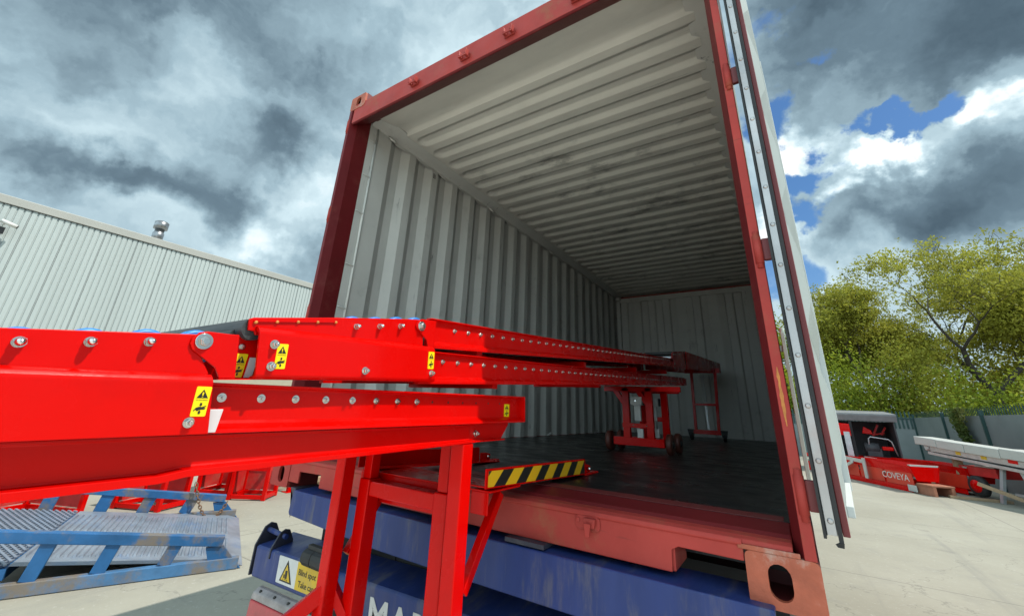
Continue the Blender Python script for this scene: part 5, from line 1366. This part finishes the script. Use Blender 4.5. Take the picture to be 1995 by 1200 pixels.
def build_shed():
    S = thing('storage_shed', 'open fronted dark grey storage shed with a pale roof by the fence', 'shed', (4.7, 19.2, GZ))
    x0, x1, y0, y1, z1 = 3.3, 5.45, 18.9, 21.0, 0.60
    MB().box((x0, y1 - 0.04, GZ), (x1, y1, z1)).build('back_wall', M['shed'], S)
    MB().box((x1 - 0.04, y0, GZ), (x1, y1 - 0.041, z1)).build('side_wall', M['shed'], S)
    MB().box((x0, y0, GZ), (x0 + 0.04, y1 - 0.041, z1)).build('side_wall', M['shed'], S)
    b = MB(); b.prism([(y0 - 0.12, z1 + 0.20), (y0 - 0.12, z1 + 0.26), (y1 + 0.05, z1 + 0.40), (y1 + 0.05, z1 + 0.02), (y0 - 0.05, z1 + 0.005)], 'X', x0 - 0.05, x1 + 0.08)
    b.build('roof', M['shedroof'], S, bevel=0.01)
    MB().box((4.17, y0 - 0.02, GZ), (4.25, y0 + 0.06, z1)).build('front_post', M['dark'], S)
    MB().box((x0, y0 + 0.0, 0.60), (x1, y0 + 0.05, 0.604)).build('roof_beam', M['dark'], S)
    # contents
    b = MB(); b.prism([(3.80, 0.10), (4.15, 0.08), (4.15, 0.48), (3.80, 0.50)], 'Y', 18.62, 18.66)
    tag(b.build('square_panel', M['red'], bevel=0.01), 'bright red square panel propped at the left of the open shed', 'panel')  # plain square red panel
    b = MB(); b.box((3.92, 18.3, GZ), (4.09, 18.34, 0.22))
    tag(b.build('grey_plank', M['galv'], bevel=0.004), 'upright grey steel plank standing before the red square panel', 'plank')
    b = MB(); b.prism([(4.55, 0.18), (4.85, 0.16), (4.82, 0.30), (4.62, 0.42)], 'Y', 19.4, 19.44)
    tag(b.build('red_guard', M['red'], bevel=0.01), 'red angular machine guard hanging inside the dark shed', 'guard')
    m = thing('engine_unit', 'black engine with hoop handle and red tank inside the shed', 'engine', (4.8, 19.2, GZ))
    MB().box((4.40, 19.0, -0.70), (5.30, 19.5, -0.55)).build('base', M['dark'], m)
    b = MB(); b.tube((4.5, 19.2, -0.30), (4.9, 19.2, -0.30), 0.18, n=14); b.box((4.55, 19.05, -0.55), (4.95, 19.4, -0.30)); b.build('motor', M['shed'], m)
    MB().box((4.98, 19.05, -0.34), (5.28, 19.35, -0.22)).build('fuel_tank', M['red'], m, bevel=0.02)
    b = MB(); b.path([(4.62, 19.1, -0.55), (4.66, 19.1, 0.02), (4.72, 19.1, 0.08), (5.2, 19.1, 0.02), (5.28, 19.1, -0.06), (5.36, 19.1, -0.5)], 0.022, 8); b.build('handle', M['galv'], m)
    b = MB()
    b.bar((4.9, 19.9, 0.1), (5.1, 19.9, 0.5), 0.06, 0.06); b.bar((5.15, 19.9, 0.15), (5.3, 19.9, 0.42), 0.06, 0.06); b.bar((4.95, 19.92, 0.15), (5.25, 19.92, 0.22), 0.05, 0.05)
    tag(b.build('red_brackets', M['red']), 'red bracket hanging on the back wall of the shed', 'bracket')
build_shed()

def ladder_frame():
    b = thing('steel_track', 'long pale grey steel track with cross tabs lying in front of the shed', 'track', (5.2, 17.8, GZ))
    p0, p1 = Vector((4.35, 18.2, -0.62)), Vector((5.7, 16.1, -0.70))
    q = MB(); q.bar(p0, p1, 0.05, 0.16); q.build('beam', M['galv'], b)
    for i in range(6):
        c = p0 + (p1 - p0) * (0.06 + 0.17 * i)
        MB().box((c.x - 0.015, c.y - 0.10, c.z - 0.10), (c.x + 0.015, c.y - 0.03, c.z + 0.04)).build('tab', M['galv'], b)
    for t in (0.1, 0.5, 0.9):
        c = p0 + (p1 - p0) * t
        MB().box((c.x - 0.05, c.y - 0.02, GZ), (c.x + 0.05, c.y + 0.06, c.z - 0.081)).build('support', M['wood'], b)
ladder_frame()

def hopper_conveyor(label, loc, rz, L, text, wheel):
    h = thing('hopper_conveyor', label, 'conveyor', loc, rz, 'red hopper conveyors lying in the yard', local=True)
    # x runs from the far end (negative) to the hopper end at 0, the seen side faces -y
    def flip(mb, zs=1.4):
        mb.v = [(-x, y, z * zs) for x, y, z in mb.v]
        return mb
    b = MB(); b.box((0.25, 0.0, 0.05), (L, 0.55, 0.22)); b.box((0.2, -0.012, 0.0), (L, -0.001, 0.09))
    flip(b).build('chassis', M['red'], h, bevel=0.008)
    n = int(L / 1.05)
    for i in range(n):
        x = 0.10 + i * 1.02
        flip(MB().box((x, -0.022, 0.10), (x + 0.94, -0.004, 0.34))).build('side_panel', M['red_panel'], h, bevel=0.006)
    b = MB()
    def flare(x, o, z): return [(x, -0.03 - o, z), (x, 0.58 + o, z)]
    # flared trough walls
    for s in (0, 1):
        yb, yt = (-0.006, -0.10) if s == 0 else (0.556, 0.65)
        vs = [(0.0, yb, 0.335), (1.5, yb, 0.335), (L, yb, 0.335), (L, yb + (yt - yb) * 0.2, 0.42), (1.5, yt * 0.7 + yb * 0.3, 0.50), (0.0, yt, 0.47)]
        tk = [(x, y + (0.012 if s == 0 else -0.012), z) for x, y, z in vs]
        b.add(vs + tk, [(0, 1, 4, 5), (1, 2, 3, 4), (11, 10, 7, 6), (10, 9, 8, 7), (5, 4, 10, 11), (4, 3, 9, 10), (0, 5, 11, 6), (0, 6, 7, 1), (1, 7, 8, 2), (2, 8, 9, 3)])
    b.add([(0.0, -0.10, 0.47), (0.0, 0.65, 0.47), (0.0, 0.55, 0.22), (0.0, 0.0, 0.22)], [(0, 1, 2, 3)])
    flip(b).build('hopper_trough', M['red'], h)
    flip(MB().box((0.02, 0.06, 0.235), (L, 0.49, 0.245))).build('belt', M['belt'], h)
    flip(MB().prism([(-0.10, 0.50), (0.65, 0.50), (0.62, 0.472), (-0.07, 0.472)], 'X', 0.01, 0.07)).build('rim_plate', M['cover'], h)
    if text:
        q = MB()
        put_text(q, text, 0.235, (-1.17, -0.0245, 0.265), (1, 0, 0), (0, 0, 1), 0.001, sx=1.10, spacing=0.92)
        q.build('lettering', M['signwhite'], h)
    # steel strut and plates on the flank
    if text:
        flip(MB().bar((1.72, -0.14, 0.43), (3.8, -0.14, 0.50), 0.03, 0.07)).build('outrigger_rail', M['galv'], h)
        flip(MB().bar((3.0, -0.18, 0.12), (2.1, -0.17, 0.40), 0.03, 0.06)).build('outrigger', M['galv'], h)
        flip(MB().box((1.60, -0.15, 0.10), (1.72, -0.12, 0.50))).build('outrigger_plate', M['galv'], h)
        b = MB(); b.box((-0.42, 0.02, 0.0), (0.18, 0.10, 0.22)); b.box((-0.42, 0.46, 0.0), (0.18, 0.54, 0.22)); b.box((-0.42, 0.0, 0.22), (0.05, 0.56, 0.26))
        flip(b, 1.0).build('tail_skid', M['brownbox'], h, bevel=0.006)
        flip(MB().box((0.02, -0.05, 0.02), (0.30, -0.023, 0.135))).build('drive_box', M['cover'], h, bevel=0.01)
    if wheel:
        w = flip(MB().lathe([(0, 0.13), (0.0, 0.21), (0.03, 0.25), (0.13, 0.25), (0.16, 0.21), (0.16, 0.13)], (-0.30, -0.20, 0.27), (0, 1, 0), 24), 1.0).build('wheel', M['black'], h)
        flip(MB().lathe([(-0.012, 0.03), (-0.010, 0.06), (-0.004, 0.07), (-0.003, 0.15), (0.163, 0.15), (0.17, 0.05)], (-0.30, -0.20, 0.27), (0, 1, 0), 20), 1.0).build('rim', M['red'], w)
        b = MB(); b.box((-0.75, -0.02, 0.36), (0.25, 0.56, 0.52)); flip(b).build('drive_housing', M['red_dull'], h, bevel=0.01)
        flip(MB().box((-0.70, 0.0, 0.525), (-0.20, 0.50, 0.54))).build('lid', M['cover'], h)
    return h
M['red_panel'] = mat('orange_red_panel', (0.60, 0.035, 0.012), 0.45, var=0.12, vscale=4)
hopper_conveyor('red hopper conveyor lettered COVEYA, with a brown skid at its near end', (5.02, 14.95, GZ), math.atan2(-2.25, 1.21), 5.0, "COVEYA", False)
hopper_conveyor('red hopper conveyor behind the lettered one, with a black tyred wheel', (6.25, 15.7, GZ + 0.02), math.atan2(-2.25, 1.21), 4.6, None, True)
for i, (x, y, rz, L, lab) in enumerate(((5.55, 14.72, 8, 1.15, 'long brown plank on the concrete under the wheeled hopper conveyor'),
                                     (6.35, 14.30, -52, 0.95, 'sloping brown timber propped beside the black tyred wheel'))):
    b = MB(); b.box((0, 0, 0.002), (L, 0.14, 0.06)) if i == 0 else b.bar((0, 0, 0.06), (L, 0, 0.42), 0.10, 0.08)
    o = b.build('plank', M['wood'], bevel=0.004)
    o.location = (x, y, GZ) if i == 0 else (6.95, 14.15, GZ); o.rotation_euler = (0, 0, R(rz) if i == 0 else R(158))
    tag(o, lab, 'plank', 'planks by the hopper conveyors')

def build_grey_conveyor():
    gcv = thing('covered_conveyor', 'pale grey covered conveyor on slanted legs in front of the fence', 'conveyor', (6.2, 14.2, GZ))
    p0, p1 = Vector((5.74, 17.0, 0.10)), Vector((7.3, 13.3, -0.13))
    d = (p1 - p0).normalized()
    sd = Vector((d.y, -d.x, 0)).normalized()
    for i, (a, c, hh) in enumerate(((0.0, 0.20, 0.0), (0.205, 0.43, -0.01), (0.435, 0.68, -0.01), (0.685, 1.0, 0.01))):
        b = MB(); b.bar(p0 + (p1 - p0) * a + Vector((0, 0, hh)), p0 + (p1 - p0) * c + Vector((0, 0, hh)), 0.50, 0.22)
        b.build('cover', M['cover'], gcv, bevel=0.012)
    b = MB(); b.bar(p0 + (p1 - p0) * 0.12 + Vector((0, 0, -0.18)), p1 + Vector((0, 0, -0.18)), 0.40, 0.13)
    b.bar(p0 + (p1 - p0) * 0.10 + Vector((0, 0, -0.30)), p1 + Vector((0, 0, -0.33)), 0.46, 0.07)
    b.build('side_frame', M['galv'], gcv)
    b = MB(); c = p0 + (p1 - p0) * 0.09 + Vector((0, 0, -0.15)); b.tube(c - sd * -0.05, c + sd * 0.22, 0.075, n=16); b.build('motor', M['cover'], gcv)
    b = MB(); b.prism([(-0.12, -0.30), (0.0, -0.34), (0.02, -0.1), (-0.1, -0.06)], 'Y', -0.1, 0.1); b.v = [tuple(p0 + Vector(v) + Vector((0.12, 0, 0.03))) for v in b.v]; b.build('end_guard', M['signwhite'], gcv)
    for a in (0.36, 0.55):
        b = MB(); c = p0 + (p1 - p0) * a + sd * 0.203 + Vector((0, 0, -0.17)); b.bar(c - d * 0.08, c + d * 0.08, 0.006, 0.08); b.build('yellow_label', M['amber'], gcv)
    b = MB(); c = p0 + (p1 - p0) * 0.74 + sd * 0.203 + Vector((0, 0, -0.145)); b.bar(c - d * 0.12, c + d * 0.12, 0.006, 0.08); b.build('red_label', M['red'], gcv)
    for a, lean in ((0.60, -0.18), (0.70, 0.14), (0.79, 0.20), (0.88, -0.12), (0.95, 0.2)):
        c = p0 + (p1 - p0) * a + Vector((0, 0, -0.30))
        foot = Vector((c.x + lean * 1.2, c.y - 0.05, GZ))
        MB().bar(foot, c, 0.11, 0.06).build('leg', M['galv'], gcv)
    MB().bar((6.7, 14.6, -0.95), (7.3, 13.6, -1.0), 0.05, 0.05).build('leg_tie', M['galv'], gcv)
    c = p0 + (p1 - p0) * 0.26
    MB().box((c.x - 0.09, c.y - 0.09, -0.70), (c.x + 0.09, c.y + 0.09, c.z - 0.34)).build('timber_prop', M['wood'], gcv)
build_grey_conveyor()
b = MB(); b.box((2.452, 1.30, 0.13), (2.470, 1.36, 0.90)); b.tube((2.461, 1.33, 0.90), (2.461, 1.33, 0.93), 0.012, n=8)
b.box((2.430, 1.31, 0.14), (2.4515, 1.35, 0.17)); b.box((2.405, 1.31, 0.80), (2.4515, 1.35, 0.83))
b.build('side_pole', M['stake'], bpy.data.objects['shipping_container'], bevel=0.002)
b = MB()
for i in range(3):
    a = 2 * PI * i / 3
b.lathe([(0, 0.03), (0.008, 0.05), (0.03, 0.042), (0.045, 0.015)], (3.52, 3.74, GZ), (0.15, 0.1, 1), 7, smooth=False)
b.v = [(x + 0.012 * math.sin(37 * y), y + 0.012 * math.sin(29 * x), z) for x, y, z in b.v]
tag(b.build('stone', M['dark'], fix=False), 'small dark stone lying alone on the open concrete at right', 'stone')

# ------------------------------------------------------------------ trees
def make_tree(name, label, loc, h, spread, seed, leaf, n_leaf=2.0, leaf_size=0.16, trunk_r=0.32, fork=0.22, depth=6, up=0.25, group=None, sparse=0.0, density=1.0):
    rr = random.Random(seed)
    t = thing(name, label, 'tree', loc, 0, group, local=True)
    segs = []; tips = []
    def grow(p, d, L, r, lv):
        n = 3
        q = p
        for i in range(n):
            dd = (d + Vector((rr.uniform(-1, 1), rr.uniform(-1, 1), rr.uniform(-0.6, 0.8))) * 0.22).normalized()
            e = q + dd * (L / n)
            r2 = r * (1 - 0.13)
            segs.append((q, e, r, r2, lv))
            if lv >= depth - 3: tips.append((e, lv))
            q, d, r = e, dd, r2
        if lv >= depth:
            return
        k = rr.choice((2, 2, 3)) if lv > 0 else rr.choice((3, 4))
        for i in range(k):
            a = rr.uniform(0, 2 * PI)
            side = Vector((math.cos(a), math.sin(a), rr.uniform(-0.15, 0.35)))
            nd = (d * rr.uniform(0.45, 0.9) + side * spread * rr.uniform(0.55, 1.0) + Vector((0, 0, up))).normalized()
            grow(q, nd, L * rr.uniform(0.66, 0.86), r * rr.uniform(0.64, 0.78), lv + 1)
    grow(Vector((0, 0, 0)), Vector((rr.uniform(-.1, .1), rr.uniform(-.1, .1), 1)).normalized(), h * fork, trunk_r, 0)
    # scale so that the crown top reaches h
    top = max(s[1].z for s in segs); k = h / top
    b = MB()
    for p, e, r0, r1, lv in segs:
        b.tube(p * k, e * k, max(r0, 0.012), max(r1, 0.010), n=8 if lv < 2 else (5 if lv < 4 else 3), caps=False)
    b.build('trunk', M['bark'], t, fix=False)
    c = MB()
    for p, lv in tips:
        p = p * k
        m = int(n_leaf * density * rr.uniform(0.3, 1.7) * (0.6 if lv < depth - 1 else 1.3) * (1 - sparse * max(0, min(1, (p.z / h - 0.55) * 2))) + rr.random())
        cc0 = [p + Vector((rr.gauss(0, 1), rr.gauss(0, 1), rr.gauss(0, 0.8))) * leaf_size * 2.0 for _ in range(max(1, m // 5))]
        for i in range(m):
            o = rr.choice(cc0) + Vector((rr.gauss(0, 1), rr.gauss(0, 1), rr.gauss(0, 0.6))) * leaf_size * 0.75
            s = leaf_size * rr.uniform(0.5, 1.15)
            a = Vector((rr.gauss(0, 1), rr.gauss(0, 1), rr.gauss(0, 0.6))).normalized()
            bb = a.orthogonal().normalized()
            bb = Matrix.Rotation(rr.uniform(0, 6.28), 3, a) @ bb
            cc = a.cross(bb)
            c.add([o - bb * s * 0.5, o + cc * s * 0.28, o + bb * s * 0.55, o - cc * s * 0.30], [(0, 1, 2, 3)])
    c.build('crown', M[leaf], t, fix=False)
    return t
make_tree('oak_tree', 'large spring oak with open yellow green crown and dark branches behind the fence', (11.2, 31.0, GZ), 12.6, 1.2, 12, 'leaf_oak', 12.0, 0.155, 0.34, 0.13, 7, 0.24, 'trees behind the yard', 0.72)
make_tree('oak_tree', 'dense yellow green tree rising directly behind the open container door', (6.4, 32.5, GZ), 10.6, 1.15, 5, 'leaf_oak', 15.0, 0.165, 0.35, 0.10, 7, 0.16, 'trees behind the yard')
make_tree('oak_tree', 'olive green tree cut off by the right edge of the photo', (14.8, 29.0, GZ), 9.6, 1.1, 21, 'leaf_oak', 13.0, 0.16, 0.32, 0.11, 7, 0.18, 'trees behind the yard')
make_tree('oak_tree', 'low green tree seen through the gap beside the open door', (2.6, 34.0, GZ), 9.0, 1.1, 33, 'leaf_green', 9.0, 0.2, 0.3, 0.10, 7, 0.16, 'trees behind the yard')
def bush(label, loc, rx, ry, rz_, n, seed, leaf, size):
    rr = random.Random(seed)
    c = thing('bush', label, 'bush', loc, 0, 'bushes along the fence', local=True)
    st = MB()
    lv = MB()
    cl = []
    for i in range(26):
        a = rr.uniform(0, 2 * PI); e = rr.random() ** 0.6
        cl.append(Vector((math.cos(a) * rx * e * 0.85, math.sin(a) * ry * e * 0.85, rz_ * (0.15 + 0.75 * rr.random() * (1 - 0.45 * e)))))
    for q in cl:
        st.tube((q.x * 0.2, q.y * 0.2, 0), q, 0.03, 0.008, n=4, caps=False)
    for i in range(n):
        q = rr.choice(cl)
        o = q + Vector((rr.gauss(0, 1) * rx * 0.22, rr.gauss(0, 1) * ry * 0.22, rr.gauss(0, 1) * rz_ * 0.13))
        if o.z < 0.02: continue
        s = size * rr.uniform(0.5, 1.2)
        a = Vector((rr.gauss(0, 1), rr.gauss(0, 1), rr.gauss(0, 0.8))).normalized(); bb = Matrix.Rotation(rr.uniform(0, 6.28), 3, a) @ a.orthogonal().normalized(); cc = a.cross(bb)
        lv.add([o - bb * s * 0.5, o + cc * s * 0.3, o + bb * s * 0.55, o - cc * s * 0.3], [(0, 1, 2, 3)])
    st.build('stems', M['bark'], c, fix=False); lv.build('foliage', M[leaf], c, fix=False)
bush('tall dark olive bush far behind the big oak', (13.6, 34.5, GZ), 4.0, 2.0, 8.0, 12000, 15, 'leaf_oak', 0.2)
bush('leafy green bush rising behind the shed roof', (5.4, 29.2, GZ), 2.6, 1.4, 6.0, 9000, 3, 'leaf_green', 0.17)
bush('tall olive bush between the shed and the big oak', (8.0, 29.6, GZ), 2.3, 1.6, 6.6, 9000, 6, 'leaf_oak', 0.16)
bush('green bush behind the fence under the big oak', (10.0, 27.5, GZ), 2.2, 1.8, 4.6, 8000, 4, 'leaf_green', 0.16)
bush('bright green bush behind the fence at the right photo edge', (11.4, 22.5, GZ), 1.8, 2.8, 4.4, 7500, 8, 'leaf_green', 0.15)
bush('dark green bush left of the shed, partly behind the open door', (2.2, 29.4, GZ), 2.6, 1.4, 5.0, 6000, 9, 'leaf_green', 0.17)
bush('olive bush behind the middle of the fence', (12.6, 26.5, GZ), 2.0, 2.0, 5.4, 7500, 10, 'leaf_oak', 0.16)
def woodland():
    rr = random.Random(77)
    lv = MB()
    for i in range(15000):
        x = rr.uniform(-4, 34); z = GZ + 0.2 + 6.2 * rr.random() ** 1.1 * (0.75 + 0.35 * math.sin(x * 0.9) * math.sin(x * 0.37 + 1))
        o = Vector((x, 43 + rr.uniform(-2, 2) - max(0, x - 16) * 0.9, z))
        s = rr.uniform(0.25, 0.6)
        a = Vector((rr.gauss(0, 1), rr.gauss(0, 1) - 0.6, rr.gauss(0, 0.8))).normalized(); bb = Matrix.Rotation(rr.uniform(0, 6.28), 3, a) @ a.orthogonal().normalized(); cc = a.cross(bb)
        lv.add([o - bb * s * 0.5, o + cc * s * 0.3, o + bb * s * 0.55, o - cc * s * 0.3], [(0, 1, 2, 3)])
    o = lv.build('woodland', M['leaf_green'], fix=False)
    tag(o, 'far belt of green woodland filling in behind the trees', 'woodland')
    o['kind'] = 'stuff'
woodland()
def build_ivy():
    rr = random.Random(5)
    lv = MB()
    for i in range(900):
        t = rr.random()
        y = 19.4 + rr.gauss(0, 0.42) * (1 - 0.55 * t); z = 1.15 - t * 1.45
        o = Vector((7.27 - abs(rr.gauss(0, 0.06)), y + 0.25 * math.sin(t * 5), z))
        s = rr.uniform(0.07, 0.14)
        a = Vector((-1 + rr.gauss(0, .5), rr.gauss(0, .7), rr.gauss(0, .7))).normalized(); bb = Matrix.Rotation(rr.uniform(0, 6.28), 3, a) @ a.orthogonal().normalized(); cc = a.cross(bb)
        lv.add([o - bb * s * 0.5, o + cc * s * 0.4, o + bb * s * 0.55, o - cc * s * 0.4], [(0, 1, 2, 3)])
    tag(lv.build('ivy', M['leaf_ivy'], fix=False), 'trailing ivy hanging over the grey fence sheet', 'ivy')
build_ivy()

for o in LOCAL:
    if '_local' in o: del o['_local']
